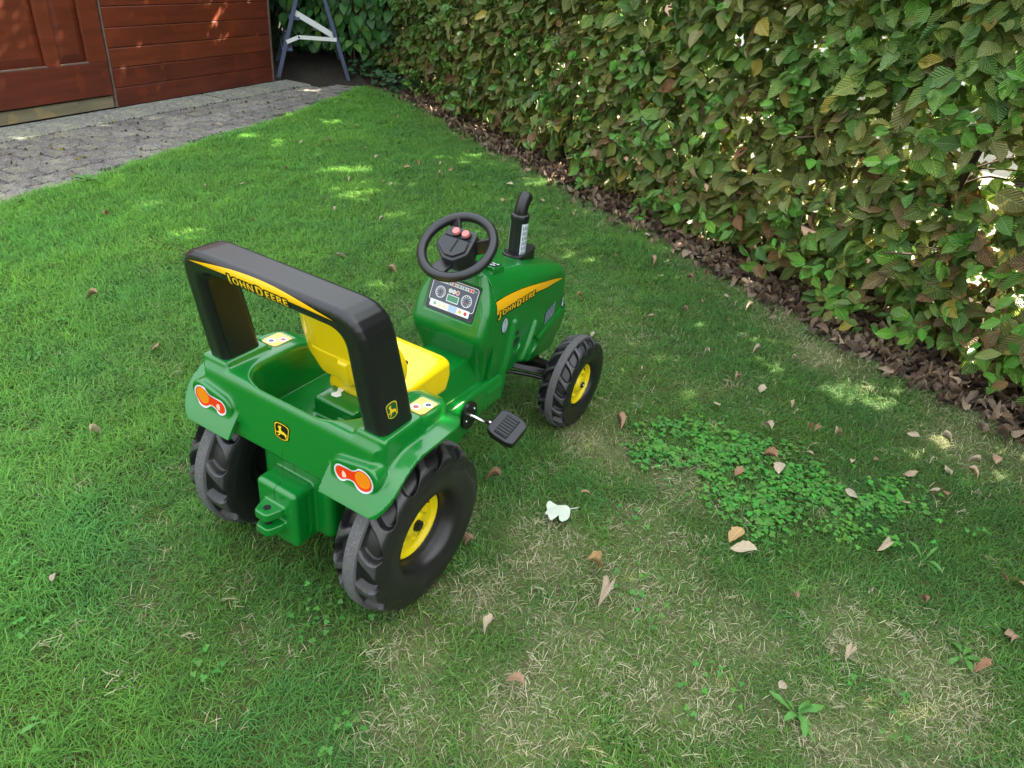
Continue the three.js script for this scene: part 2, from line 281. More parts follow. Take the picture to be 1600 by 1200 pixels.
// ------------------------------------------------------------------ paving
{
  const paving = new THREE.Group(); paving.name = 'paving'; paving.userData.kind = 'structure'; scene.add(paving);
  const n1 = tileFbm(6, 41), n2 = tileFbm(48, 43, 3), n3 = tileFbm(160, 47, 2);
  const conc = dataTex(512, 512, (u, v) => { const f = n1(u, v), g = n2(u, v), h = n3(u, v); let c = 0.66 + 0.55 * (f - 0.5) + 0.6 * (g - 0.5) + 0.7 * (h - 0.5); if (h > 0.7) c += 0.55; if (h < 0.27) c -= 0.25; const moss = sst(0.56, 0.68, f) * 0.12; return [c - moss * 0.3, c, c - moss]; }, false);
  const mats = [[0.33, 0.32, 0.295], [0.3, 0.29, 0.27], [0.37, 0.355, 0.325], [0.29, 0.28, 0.26]].map((c) => std(RGB(...c), 0.93, { map: conc, bumpMap: conc, bumpScale: 0.003, specularIntensity: 0.35 }));
  const slabMat = std(RGB(0.36, 0.37, 0.33), 0.92, { map: conc, bumpMap: conc, bumpScale: 0.002, specularIntensity: 0.35 });
  const L = 0.2, W = 0.1, zig = (x) => { const t = ((x / (L / 2)) % 1 + 1) % 1; return 0.011 * (t < 0.25 ? t * 4 : t < 0.5 ? 1 : t < 0.75 ? 1 - (t - 0.5) * 4 : 0) - 0.0055; };
  const r = rng(5), kinds = [];
  for (let k = 0; k < 5; k++) {
    const pts = [], m = 0.0035;
    for (let i = 0; i <= 8; i++) { const x = -L / 2 + m + (L - 2 * m) * i / 8; pts.push(new THREE.Vector2(x, -W / 2 + m + zig(x) + (r() - 0.5) * 0.002)); }
    for (let i = 8; i >= 0; i--) { const x = -L / 2 + m + (L - 2 * m) * i / 8; pts.push(new THREE.Vector2(x, W / 2 - m + zig(x) + (r() - 0.5) * 0.002)); }
    const g = new THREE.ExtrudeGeometry(new THREE.Shape(pts), { depth: 0.05, bevelEnabled: true, bevelThickness: 0.004, bevelSize: 0.004, bevelOffset: -0.004, bevelSegments: 1, steps: 1 });
    g.rotateX(-Math.PI / 2).translate(0, -0.054, 0);
    const uv = g.attributes.uv, p = g.attributes.position, o = [r(), r()]; for (let i = 0; i < uv.count; i++) uv.setXY(i, p.getX(i) * 2.2 + o[0], p.getZ(i) * 2.2 + o[1]);
    kinds.push(g);
  }
  const ang = Math.atan2(-WD.z, WD.x);
  const put = (g, m, a, b, y, name, j = 1) => { const me = part(paving, name, g, m, [WC.x + WD.x * a + WN.x * b, y, WC.z + WD.z * a + WN.z * b], [(r() - 0.5) * 0.02 * j, 0, (r() - 0.5) * 0.02 * j]); me.rotation.order = 'YXZ'; me.rotation.y = ang + (r() - 0.5) * 0.02 * j; };
  for (let k = 0, row = 0; k < 16; k++, row++) for (let i = -30; i < 4; i++) {
    const b = 0.285 + 0.05 + k * W, a = i * L + (row % 2) * L / 2 + 0.05, x = WC.x + WD.x * a + WN.x * b, z = WC.z + WD.z * a + WN.z * b;
    if (x > edgeX(z) - 0.055 || z > -2.3 || z < -6.75 || (a > 0.15 && b < 0.42)) continue;
    put(kinds[Math.floor(r() * 5)], mats[Math.floor(r() * 4)], a, b, -0.004 - r() * 0.006, 'paver');
  }
  for (let i = 0; i < 5; i++) {   // smooth concrete strip along the shed
    const len = 0.98, g = new RoundedBoxGeometry(len - 0.008, 0.06, 0.262, 2, 0.006), uv = g.attributes.uv, p = g.attributes.position;
    for (let q = 0; q < uv.count; q++) uv.setXY(q, p.getX(q) * 1.4 + i * 0.37, p.getZ(q) * 1.4);
    put(g, slabMat, -0.32 - i * len + (i ? 0 : 0.02), 0.141, -0.032, 'concrete_slab', 0.2);
  }
  for (let z = -2.3; z > -6.5; z -= 0.245) {   // low edging stones against the grass
    const x = edgeX(z), dx = edgeX(z - 0.24) - x, g = kerb(); function kerb() { const q = new RoundedBoxGeometry(0.235, 0.06, 0.045, 2, 0.006); const uv = q.attributes.uv, p = q.attributes.position; for (let t = 0; t < uv.count; t++) uv.setXY(t, p.getX(t) * 2 + z, p.getZ(t) * 2); return q; }
    const me = part(paving, 'edging_stone', g, mats[1 + (r() > 0.5) * 2], [x + dx / 2 - 0.024, -0.034 - r() * 0.006, z - 0.12]); me.rotation.y = Math.atan2(0.24, dx) + (r() - 0.5) * 0.04;
  }
  // moss and grit caught in the joints
  const mossGeo = new THREE.IcosahedronGeometry(0.006, 1).scale(1, 0.6, 1), items = [];
  for (let i = 0; i < 5200; i++) {
    const z = -2.4 - r() * 4.2, x0 = edgeX(z), x = x0 - r() * 1.1, [a, b] = wallIn(x, z); if (b < 0.02) continue;
    const k = Math.floor((b - 0.285) / W), near = b - 0.285 - k * W, fa = ((a - 0.05 - (k & 1) * L / 2) / L + 100.5) % 1;
    const joint = b < 0.285 ? Math.abs(b - 0.28) < 0.012 || b < 0.02 : Math.min(Math.abs(near - zig((fa - 0.5) * L)), W - near + 0.0055, Math.min(fa, 1 - fa) * L) < 0.007;
    const patch = fbm(x * 3, z * 3, 7) > 0.27;
    if ((!joint && !(patch && r() < 0.16)) || r() > 0.3 + (patch ? 0.6 : 0) + 0.3 * fbm(x * 2, z * 2, 1)) continue;
    const t = r(), c = t < 0.45 ? RGB(0.1, 0.1, 0.02) : t < 0.62 ? RGB(0.22, 0.2, 0.04) : t < 0.85 ? RGB(0.06, 0.045, 0.025) : RGB(0.3, 0.26, 0.17);
    items.push([M4(V3(x, -0.004 + r() * 0.002, z), new THREE.Quaternion().setFromEuler(new THREE.Euler(r() * 6, r() * 6, r() * 6)), V3(0.5 + r() * 1.1, 0.3 + r() * 0.5, 0.5 + r() * 1.1)), c]);
  }
  instanced(scene, 'moss', mossGeo, std(0xffffff, 1, { specularIntensity: 0.2 }), items, 'yellow green moss and crumbs caught in the paving joints', 'moss');
}

// ------------------------------------------------------------------ shed
{
  const shed = thing('garden_shed', 'dark red brown wooden garden shed with panelled door beside the paving', 'shed', [WC.x, 0, WC.z], Math.atan2(WN.x, WN.z));
  // local: +z outwards from the wall, +x along the wall towards the camera is -WD -> local x = WD * (+/-)
  const sx = V3(1, 0, 0).applyAxisAngle(V3(0, 1, 0), shed.rotation.y).dot(WD) > 0 ? 1 : -1;
  const gr = tileFbm(5, 61), g2 = tileFbm(40, 62, 3), g3 = tileFbm(14, 66, 3);
  const wood = dataTex(1024, 512, (u, v) => { const w = g2(u * 0.12, v + 0.02 * gr(u, v)), f = gr(u * 0.5, v), k = g3(u, v * 0.6); let c = 0.72 + 0.5 * (w - 0.5) + 0.35 * (f - 0.5); let r_ = c, g_ = c * 0.98, b_ = c * 0.97; if (k > 0.66) { const s = sst(0.66, 0.76, k); r_ += 0.28 * s; g_ += 0.17 * s; } if (w > 0.8 && k < 0.5) { g_ += 0.1; b_ += 0.08; r_ += 0.08; } return [r_, g_, b_]; }, false);
  const stain = [[0.175, 0.033, 0.012], [0.2, 0.041, 0.014], [0.15, 0.029, 0.012], [0.185, 0.034, 0.015]].map((c) => std(RGB(...c), 0.5, { map: wood, bumpMap: wood, bumpScale: 0.0012 }));
  const dark = std(RGB(0.02, 0.015, 0.012), 0.9), worn = std(RGB(0.2, 0.14, 0.11), 0.85, { map: wood }), sill = std(RGB(0.3, 0.27, 0.17), 0.9, { map: wood, bumpMap: wood, bumpScale: 0.002 });
  const r = rng(8);
  const uvBox = (g, su, ou, ov) => { const p = g.attributes.position, n = g.attributes.normal, uv = g.attributes.uv; for (let i = 0; i < uv.count; i++) { const ax = Math.abs(n.getX(i)), ay = Math.abs(n.getY(i)); const a = ax > 0.7 ? p.getZ(i) : p.getX(i), b = ay > 0.7 ? p.getZ(i) : p.getY(i); uv.setXY(i, a * su + ou, b * su + ov); } return g; };
  const planks = (x0, x1, y0, y1, z, name, dir = 'x') => {
    for (let y = y0, k = 0; y < y1 - 0.01; y += 0.12, k++) {
      const top = Math.min(y + 0.1175, y1), w = x1 - x0;
      const sh = new THREE.Shape([[0, 0], [0.019, 0], [0.022, 0.003], [0.0215, top - y - 0.006], [0.016, top - y], [0, top - y]].map((q) => new THREE.Vector2(...q)));
      const g = new THREE.ExtrudeGeometry(sh, { depth: w, bevelEnabled: false }); g.rotateY(Math.PI / 2).scale(1, 1, -1);   // x along, z out
      const ix = g.index; if (ix) for (let i = 0; i < ix.count; i += 3) { const t = ix.getX(i); ix.setX(i, ix.getX(i + 1)); ix.setX(i + 1, t); } else { const p = g.attributes.position, n = g.attributes.normal, uv = g.attributes.uv; for (const at of [p, n, uv]) for (let i = 0; i < at.count; i += 3) for (let c = 0; c < at.itemSize; c++) { const A = at.array, t = A[i * at.itemSize + c]; A[i * at.itemSize + c] = A[(i + 1) * at.itemSize + c]; A[(i + 1) * at.itemSize + c] = t; } }
      g.computeVertexNormals(); uvBox(g, 0.9, k * 0.317 + r(), k * 0.171);
      const m = part(shed, 'plank', g, stain[Math.floor(r() * 4)]);
      if (dir === 'x') m.position.set(x0, y + 0.003, z); else { m.position.set(z, y + 0.003, x1); m.rotation.y = Math.PI / 2; }
    }
  };
  const S = (x) => sx * x;   // along the wall, away from the camera is +
  const span = (a, b) => [Math.min(S(a), S(b)), Math.max(S(a), S(b))];
  const doorE = -1.57, H = 2.3;
  planks(...span(0, doorE + 0.02), 0.0, H, 0, 'plank');
  // body behind the planks, roof
  const body = new THREE.BoxGeometry(4.6, H, 2.2); part(shed, 'inner_wall', body, dark, [S(-2.3 - 0.003), H / 2 + 0.006, -1.104]);
  planks(-2.2, -0.0, 0.0, H, 0, 'plank', 'far');
  // far gable end boards sit on the inner wall's far side
  const roof = new THREE.BoxGeometry(4.9, 0.06, 2.6); part(shed, 'roof', roof, std(RGB(0.05, 0.05, 0.05), 0.95), [S(-2.3), H + 0.045, -1.1]);
  part(shed, 'corner_trim', uvBox(new RoundedBoxGeometry(0.024, H, 0.03, 2, 0.003), 1, 0, 0), worn, [S(0.0135), H / 2 + 0.003, 0.0075]);
  part(shed, 'door_post', uvBox(new RoundedBoxGeometry(0.012, H, 0.026, 2, 0.003), 1, 0.3, 0), worn, [S(doorE + 0.012), H / 2 + 0.003, 0.012]);
  // door leaf with raised panels
  const door = new THREE.Group(); door.name = 'door'; shed.add(door);
  const dw = 0.92, d0 = doorE - 0.006, bottom = 0.088, frameT = 0.026;
  const box = (n, par, a, b, y0, y1, z0, z1, m, rad = 0.004) => { const g = uvBox(new RoundedBoxGeometry(Math.abs(b - a), y1 - y0, z1 - z0, 2, Math.min(rad, (z1 - z0) * 0.4)), 0.8, r(), r()); return part(par, n, g, m, [S((a + b) / 2), (y0 + y1) / 2, (z0 + z1) / 2]); };
  const st = 0.135, pw = 0.2, mid = 0.085;
  box('bottom_rail', door, d0 - 0.003, d0 - dw, bottom, bottom + 0.2, 0.004, 0.004 + frameT, stain[2]);
  box('middle_rail', door, d0 - st - 0.001, d0 - dw + st, 0.95, 1.07, 0.004, 0.003 + frameT, stain[1]);
  box('stile', door, d0 - 0.003, d0 - st, bottom + 0.2, 2.1, 0.004, 0.004 + frameT, stain[0]);
  box('stile', door, d0 - dw + st, d0 - dw, bottom + 0.2, 2.1, 0.004, 0.004 + frameT, stain[0]);
  let e = d0 - st; const holes = [];
  for (let k = 0; k < 2; k++) { holes.push([e, e - pw]); e -= pw; if (k < 1) { box('stile', door, e, e - mid, bottom + 0.2, 0.95, 0.004, 0.004 + frameT, stain[1]); e -= mid; } }
  holes[1][1] = d0 - dw + st;
  for (const [a, b] of holes) {
    const y0 = bottom + 0.2, y1 = 0.95, A = Math.min(S(a), S(b)), B = Math.max(S(a), S(b)), i = 0.045;
    const P = [[A, y0, 0.006], [B, y0, 0.006], [B, y1, 0.006], [A, y1, 0.006], [A + i, y0 + i * 1.3, 0.021], [B - i, y0 + i * 1.3, 0.021], [B - i, y1 - i, 0.021], [A + i, y1 - i, 0.021]], g = new THREE.BufferGeometry(), q = [];
    const quad = (a1, b1, c1, d1) => { for (const t of [a1, b1, c1, a1, c1, d1]) q.push(...P[t]); };
    quad(0, 1, 5, 4); quad(1, 2, 6, 5); quad(2, 3, 7, 6); quad(3, 0, 4, 7); quad(4, 5, 6, 7);
    g.setAttribute('position', new THREE.Float32BufferAttribute(q, 3)); g.setAttribute('uv', new THREE.Float32BufferAttribute(q.filter((_, t) => t % 3 < 2).map((t) => t * 0.8), 2)); g.computeVertexNormals();
    part(door, 'raised_panel', g, stain[0]);
    box('moulding', door, a, b, y0 - 0.001, y0 + 0.009, 0.012, 0.03, worn, 0.003);
    const far = sx > 0 ? Math.max(a, b) : Math.max(a, b); box('moulding', door, far - 0.0005, far - 0.0075, y0 + 0.009, y1, 0.012, 0.0285, stain[1], 0.003);
  }
  box('door_sill', shed, d0 + 0.004, d0 - dw - 1.2, 0.004, bottom - 0.012, -0.03, 0.012, sill, 0.004);
  box('second_door', shed, d0 - dw - 0.008, d0 - dw - 1.2, bottom, 2.1, 0.004, 0.028, stain[0]);
}

// ------------------------------------------------------------------ stepladder (side-on A-frame)
{
  const P0 = V3(-2.31, 0, -6.385), P1 = V3(-1.746, 0, -6.594), c = P0.clone().add(P1).multiplyScalar(0.5);
  const lad = thing('stepladder', 'folding stepladder with blue grey legs and white braces at the shed corner', 'stepladder', [c.x, 0, c.z], Math.atan2(-(P1.z - P0.z), P1.x - P0.x));
  const hw = P0.distanceTo(P1) / 2, blue = std(RGB(0.075, 0.1, 0.165), 0.45, { metalness: 0.3 }), white = std(RGB(0.72, 0.76, 0.76), 0.4), blk = std(RGB(0.02, 0.02, 0.022), 0.6), H = 0.95, D = -0.6;
  const legX = (s, y) => s * lerp(hw, 0.02, y / H);
  for (const z of [0, D]) for (const s of [-1, 1]) {
    const zz = z; part(lad, 'leg', bar([legX(s, 0.012), 0.012, zz], [legX(s, H), H, zz], 0.034, 0.022), blue);
    part(lad, 'rubber_foot', new RoundedBoxGeometry(0.04, 0.024, 0.03, 2, 0.004), blk, [legX(s, 0.01), 0.011, zz]);
  }
  for (const z of [0.016, D + 0.016]) {   // hinged spreaders
    const k = [-0.11, 0.345, z]; part(lad, 'spreader', bar([legX(-1, 0.30), 0.30, z], k, 0.03, 0.005), white); part(lad, 'spreader', bar(k.map((q, i) => q + (i === 2 ? 0.006 : 0)), [legX(1, 0.345), 0.345, z + 0.006], 0.03, 0.005), white);
    part(lad, 'rivet', new THREE.CylinderGeometry(0.008, 0.008, 0.012, 10).rotateX(Math.PI / 2), blk, [k[0], k[1], z + 0.008]);
  }
  part(lad, 'diagonal_brace', bar([legX(-1, 0.53), 0.53, -0.026], [legX(1, 0.36), 0.36, -0.024], 0.045, 0.018), white);
  for (const y of [0.24, 0.48, 0.72]) part(lad, 'step', new RoundedBoxGeometry(0.09, 0.028, -D - 0.024, 2, 0.005), blue, [legX(-1, y) + 0.02, y, D / 2]);
  part(lad, 'top_plate', new RoundedBoxGeometry(0.2, 0.03, -D + 0.05, 2, 0.008), blue, [0, H + 0.015, D / 2]);
  for (const y of [0.3, 0.62]) part(lad, 'rear_bar', bar([legX(1, y), y, -0.012], [legX(1, y), y, D + 0.012], 0.028, 0.018), blue);
}

// ------------------------------------------------------------------ hedge
const leafMap = leafTex(9, 0.5, 1.25, 0.7), leafB = leafBump(9, 0.7);
const leafMat = (o = {}) => new THREE.MeshPhysicalMaterial({ color: 0xffffff, map: leafMap, bumpMap: leafB, bumpScale: 0.004, roughness: 0.45, transmission: 0.45, thickness: 0, ior: 1.4, side: THREE.DoubleSide, specularIntensity: 0.85, ...o });
const FLECKS = [[-1.496, -2.781, 0.055], [-1.737, -3.101, 0.035], [-1.812, -3.016, 0.04], [-1.074, -3.933, 0.062], [-1.185, -3.938, 0.055], [-0.917, -3.596, 0.05], [-0.96, -3.502, 0.042], [-0.478, -4.569, 0.043], [-0.558, -4.405, 0.05], [-0.545, -5.313, 0.07], [-0.62, -5.169, 0.049], [0.561, -1.921, 0.04], [0.533, -1.867, 0.025]]
  .concat([[1.19, -2.113, 0.055], [1.14, -2.034, 0.035], [1.324, -2.008, 0.034], [1.332, -1.88, 0.024], [0.328, -3.055, 0.03], [0.165, -3.206, 0.037], [0.196, -3.259, 0.029], [0.011, -4.155, 0.055], [0.086, -4.253, 0.04], [0.124, -4.409, 0.042], [-0.031, -4.272, 0.04], [0.927, -2.216, 0.022], [0.914, -2.455, 0.021], [0.689, -2.451, 0.021]])
  .concat([[-2.847, -3.886, 0.063], [-2.789, -3.995, 0.041], [-2.688, -4.343, 0.038], [-1.813, -4.383, 0.045], [-1.596, -4.391, 0.04], [-1.791, -5.162, 0.061], [-1.993, -6.091, 0.048], [-1.94, -6.127, 0.036], [-1.455, -5.028, 0.049], [-0.797, -5.745, 0.043], [-0.601, -3.35, 0.046], [-1.559, -5.075, 0.04], [-1.022, -3.61, 0.029], [-0.139, -1.132, 0.025, 0.44], [-0.119, -1.064, 0.02, 0.11], [-0.102, -1.395, 0.02, 0.28]]).concat([[-2.54, -5.689, 0.035, 0.594], [-2.511, -5.77, 0.025, 0.533], [-2.528, -5.722, 0.02, 0.5], [-2.554, -5.65, 0.025, 0.431], [-2.404, -6.069, 0.03, 0.59], [-2.84, -4.847, 0.02, 0.464], [-2.508, -5.777, 0.02, 0.381]]);
{ const r = rng(4242), src = FLECKS.splice(0); for (const [x, z, q, y] of src) for (let k = 0; k < (q > 0.03 ? 3 : 2); k++) FLECKS.push([x + (r() - 0.5) * q * 3, z + (r() - 0.5) * q * 3, q * (0.15 + 0.35 * r()), y]); for (let k = 0; k < 26; k++) { const s = 1.0 + r() * 5.4, d = 0.1 + Math.pow(r(), 1.3) * 1.9, p = hedgeAt(s, d); FLECKS.push([p.x, p.z, 0.004 + 0.016 * r()]); } }
const sunGap = (p) => { for (const [x, z, r, y = 0.02] of FLECKS) { const dx = p.x - x, dy = p.y - y, dz = p.z - z, t = dx * SUN.x + dy * SUN.y + dz * SUN.z; const d2 = dx * dx + dy * dy + dz * dz - t * t; if (t > 0 && d2 < (r + 0.027) ** 2) return true; } return false; };
const HEDGE_TOP = 2.95, HEDGE_W = 0.72, H0 = -0.16;   // its face stands H0 from the lawn's edge
const faceOff = (s, y) => 0.1 * fbm(s * 1.6, y * 1.6, 2) + 0.055 * noise(s * 5, y * 5, 1) + 0.05 * sst(0.0, 0.9, y) - 0.05 * sst(0.35, 0.05, y);
// thin places where the yard behind shows
const THIN = [[4.39, 0.73, 0.11], [4.66, 0.76, 0.13], [4.55, 0.84, 0.09], [4.29, 0.8, 0.09], [4.52, 0.99, 0.08], [4.33, 1.03, 0.06], [4.09, 0.4, 0.13], [3.88, 0.47, 0.09], [4.86, 0.68, 0.13], [4.16, 0.7, 0.09], [3.53, 0.9, 0.07], [3.28, 0.92, 0.06], [4.65, 0.97, 0.09], [2.97, 0.3, 0.08], [3.2, 0.2, 0.1], [2.3, 0.6, 0.06], [3.9, 0.2, 0.12], [5.3, 0.7, 0.12], [5.8, 0.9, 0.1]];
{
  const hedge = thing('hornbeam_hedge', 'tall clipped deciduous hedge of green and browning leaves along the lawn', 'hedge', [0, 0, 0]);
  const r = rng(77), bark = dataTex(64, 256, (() => { const n = tileFbm(6, 5), m = tileFbm(24, 6); return (u, v) => { const c = 0.5 + 0.6 * (n(u, v * 0.5) - 0.4) + 0.5 * (m(u, v) - 0.5); return [c, c * 0.95, c * 0.88]; }; })(), false);
  const barkMat = std(RGB(0.16, 0.12, 0.085), 0.9, { map: bark, bumpMap: bark, bumpScale: 0.003 });
  const S0 = -2.4, S1 = 8.4;
  // stems with limbs
  const twigs = [];
  for (let s = S0 + 0.1; s < S1; s += 0.27 + r() * 0.12) {
    const d = H0 - HEDGE_W * 0.5 + (r() - 0.5) * 0.2, pts = []; let ox = 0, od = 0;
    for (let k = 0; k <= 5; k++) { pts.push([s + ox, d + od, 2.75 * k / 5]); ox += (r() - 0.5) * 0.16; od += (r() - 0.5) * 0.1; }
    const P = pts.map(([a, b, y]) => { const q = hedgeAt(a, b, y - 0.02); return [q.x, q.y, q.z]; });
    const g = tube(P, 1, 7, 14), p = g.attributes.position, C = new THREE.CatmullRomCurve3(P.map((q) => V3(...q))); const R0 = 0.013 + r() * 0.014;
    for (let i = 0; i <= 14; i++) { const c = C.getPointAt(i / 14), rad = R0 * (1 - 0.72 * i / 14) * (i === 0 ? 1.5 : 1); for (let j = 0; j <= 7; j++) { const q = i * 8 + j; p.setXYZ(q, c.x + (p.getX(q) - c.x) * rad, c.y + (p.getY(q) - c.y) * rad, c.z + (p.getZ(q) - c.z) * rad); } }
    part(hedge, 'stem', g, barkMat);
    for (let k = 0; k < 40; k++) {
      const t = 0.04 + r() * 0.9, c = C.getPointAt(t), sd = r() < 0.7 ? 1 : -1, len = 0.2 + r() * 0.25, al = (r() - 0.5) * 0.5, up = (r() - 0.35) * 0.25;
      const m = c.clone().addScaledVector(HN, sd * len * 0.5).addScaledVector(HT, al * 0.4).add(V3(0, up * 0.7, 0)), e = c.clone().addScaledVector(HN, sd * len).addScaledVector(HT, al).add(V3(0, up, 0));
      twigs.push(tube([[c.x, c.y, c.z], [m.x, m.y + 0.015, m.z], [e.x, e.y, e.z]], 0.0022 + r() * 0.0028, 4, 5));
    }
  }
  const tw = part(hedge, 'twig', mergeGeometries(twigs), barkMat); tw.userData.kind = 'stuff';
  // leaves
  const geos = [0, 1, 2, 3].map((k) => leafGeo({ L: [0.078, 0.07, 0.084, 0.066][k], W: [0.05, 0.036, 0.056, 0.046][k], bend: [0.25, 1.0, 0.5, -0.7][k], fold: [0.12, 0.5, 0.25, 0.35][k], twist: [-0.4, 0.7, 0.3, -0.8][k], rows: 7, seed: 20 + k, jag: 0.24, curl: [0, 1.1, 0, 0.8][k] }));
  const fine = [0, 1, 2, 3].map((k) => leafGeo({ L: [0.082, 0.074, 0.088, 0.068][k], W: [0.052, 0.04, 0.058, 0.048][k], bend: [0.3, 0.9, 0.55, -0.6][k], fold: [0.12, 0.4, 0.25, 0.3][k], twist: [-0.4, 0.6, 0.3, -0.7][k], rows: 12, seed: 40 + k, jag: 0.2, curl: [0, 0.9, 0, 0.7][k] }));
  const bins = [[], [], [], []], all = [];
  const COL = (s, y, dp, kind) => {
    const n = fbm(s * 1.3, y * 2.2, 5) + 0.25 * (r() - 0.5); const t = r();
    if (kind === 'shoot') return RGB(0.15 + r() * 0.07, 0.38 + r() * 0.12, 0.05 + r() * 0.02);
    const low = sst(1.0, 0.15, y);
    if (t < 0.02 + 0.05 * sst(-0.1, 0.4, n) + 0.12 * low) return RGB(0.25 + r() * 0.1, 0.17 + r() * 0.06, 0.09);
    if (t < 0.05 + 0.12 * low) return RGB(0.42, 0.36, 0.06);
    if (n > 0.02) return RGB(0.22 + r() * 0.08, 0.265 + r() * 0.08, 0.07 + r() * 0.02);
    if (t < 0.7) return RGB(0.175 + r() * 0.07, 0.275 + r() * 0.09, 0.06 + r() * 0.015);
    return RGB(0.13 + r() * 0.05, 0.27 + r() * 0.09, 0.065 + r() * 0.02);
  };
  const cam = camera.position, tmp = V3();
  const add = (s, d, y, face, col, size, tipBias) => {
    const p = hedgeAt(s, d, y); if (sunGap(p)) return;
    const nrm = HN.clone().multiplyScalar(face * (0.75 + r() * 0.3)).add(V3((r() - 0.5) * 1.5, 0.1 + r() * 1.1, (r() - 0.5) * 1.5)).normalize();
    const tip = V3(0, 0.25 - r() * 1.25, 0).addScaledVector(HT, (r() - 0.5) * 2.4).addScaledVector(HN, face * (0.3 + r() * 0.5)).add(V3(0, tipBias, 0));
    tip.addScaledVector(nrm, -tip.dot(nrm) * 0.85).normalize();
    const M = M4(p, basisQuat(tip, nrm), size), dist = tmp.copy(p).sub(cam).length();
    col.multiplyScalar(0.85 + 0.7 * r()); all.push({ M, col, k: Math.floor(r() * 4), show: face > 0 ? size * Math.max(0.1, nrm.dot(tmp.negate().normalize())) / dist : 0, front: face > 0 && d > H0 - 0.06 + faceOff(s, y) && y < 1.3 });
  };
  const thin = (s, y) => { let m = 0; for (const [a, b, q] of THIN) m = Math.max(m, 1 - sst(q * 0.35, q * 1.1, Math.hypot((s - a) * 0.8, y - b) + 0.05 * noise(s * 11, y * 11, 3))); return m; };
  const N = 118000;
  for (let i = 0; i < N; i++) {
    const s = S0 + r() * (S1 - S0), y = 0.06 + Math.pow(r(), 0.92) * (HEDGE_TOP - 0.06), t = r();
    if (y < 0.3 && r() > sst(-0.08, 0.24, y + 0.06 * noise(s * 4, 0, 2)) * 0.85 + 0.15) continue;
    const off = faceOff(s, y); let d, face;
    if (t < 0.5) { d = H0 + off - Math.pow(r(), 1.6) * 0.17; face = 1; } else if (t < 0.78) { d = H0 - HEDGE_W - off + Math.pow(r(), 1.6) * 0.2; face = -1; } else { d = H0 - r() * HEDGE_W; face = r() < 0.5 ? 1 : -1; if (y < 0.7 && r() < 0.6) continue; }
    const th = thin(s - 0.5 * (d - H0), y - 0.14 * (d - H0)); if (th > 0 && r() < th * 0.62) continue;
    const gap = fbm(s * 5, y * 5, 12); if (face > 0 && gap > 0.24 && r() < 0.78) continue;
    add(s, d, y, face, COL(s, y, d, ''), 0.6 + r() * 0.8, 0);
  }
  for (let i = 0; i < 1250; i++) {   // young bright shoots standing out of the face
    const s = S0 + r() * (S1 - S0), y = 0.12 + r() * 1.6; if (fbm(s * 2.4, y * 2.4, 20) < 0.02) continue;
    const len = 0.06 + r() * 0.08, al = (r() - 0.5) * 0.1, n = 4 + Math.floor(r() * 3), o = faceOff(s, y);
    for (let k = 0; k < n; k++) add(s + al * k / n + (r() - 0.5) * 0.035, H0 + o + 0.01 + len * k / n * 0.7, y + len * 0.5 * k / n + (r() - 0.5) * 0.03, 1, COL(s, y, 0, 'shoot'), 0.5 + r() * 0.35, 0.25);
  }
  for (let i = 0; i < 260; i++) {   // shoots low at the foot, hanging over the litter
    const s = S0 + r() * (S1 - S0), y = 0.06 + r() * 0.2, d = H0 + 0.02 + r() * 0.1; if (fbm(s * 3, 4, 2) < 0) continue;
    for (let k = 0; k < 5; k++) add(s + (r() - 0.5) * 0.1, d + (r() - 0.5) * 0.06, y + (r() - 0.5) * 0.05, 1, COL(s, y, 0, r() < 0.6 ? 'shoot' : ''), 0.6 + r() * 0.4, 0.2);
  }
  all.sort((a, b) => (b.front ? b.show : b.show * 0.3) - (a.front ? a.show : a.show * 0.3));
  const tints = [[0.16, 0.38, 0.05], [0.19, 0.46, 0.055], [0.19, 0.26, 0.07], [0.14, 0.3, 0.065], [0.24, 0.25, 0.085], [0.29, 0.29, 0.1], [0.29, 0.2, 0.1], [0.21, 0.3, 0.075]].map((c) => leafMat({ color: RGB(...c) }));
  const tcol = tints.map((t) => t.color);
  all.forEach((o, i) => {
    if (i < 300) { let b = 0, bd = 9; tcol.forEach((c, k) => { const d = Math.abs(c.r - o.col.r) + Math.abs(c.g - o.col.g); if (d < bd) { bd = d; b = k; } }); const m = part(hedge, 'leaf', fine[o.k], tints[b]); o.M.decompose(m.position, m.quaternion, m.scale); }
    else bins[o.k].push([o.M, o.col]);
  });
  const lm = leafMat(); bins.forEach((b, k) => instanced(hedge, 'foliage', geos[k], lm, b));
}
// what stands beyond the hedge
{
  const c = hedgeAt(4.2, -6.6, 0), w = thing('garden_wall', 'white rendered wall glimpsed through the hedge', 'wall', [c.x, 0, c.z], -Math.atan2(HT.z, HT.x));
  part(w, 'wall_body', new RoundedBoxGeometry(16, 1.9, 0.2, 2, 0.01), std(RGB(0.78, 0.77, 0.73), 0.9), [0, 0.95, 0]); part(w, 'coping', new RoundedBoxGeometry(16.04, 0.06, 0.28, 2, 0.015), std(RGB(0.5, 0.48, 0.45), 0.9), [0, 1.932, 0]);
  const q = hedgeAt(7.6, -2.6, 0), t = thing('paddling_pool', 'turquoise round tub glimpsed through the gap at the right of the hedge', 'paddling pool', [q.x, 0, q.z]);
  part(t, 'pool_wall', new THREE.LatheGeometry([[0.0, 0.035], [0.78, 0.035], [0.86, 0.05], [0.9, 0.12], [0.86, 0.2], [0.9, 0.28], [0.86, 0.36], [0.8, 0.38], [0.77, 0.34], [0.78, 0.06], [0, 0.05]].map((p) => new THREE.Vector2(...p)), 40), std(RGB(0.05, 0.5, 0.62), 0.4));
}

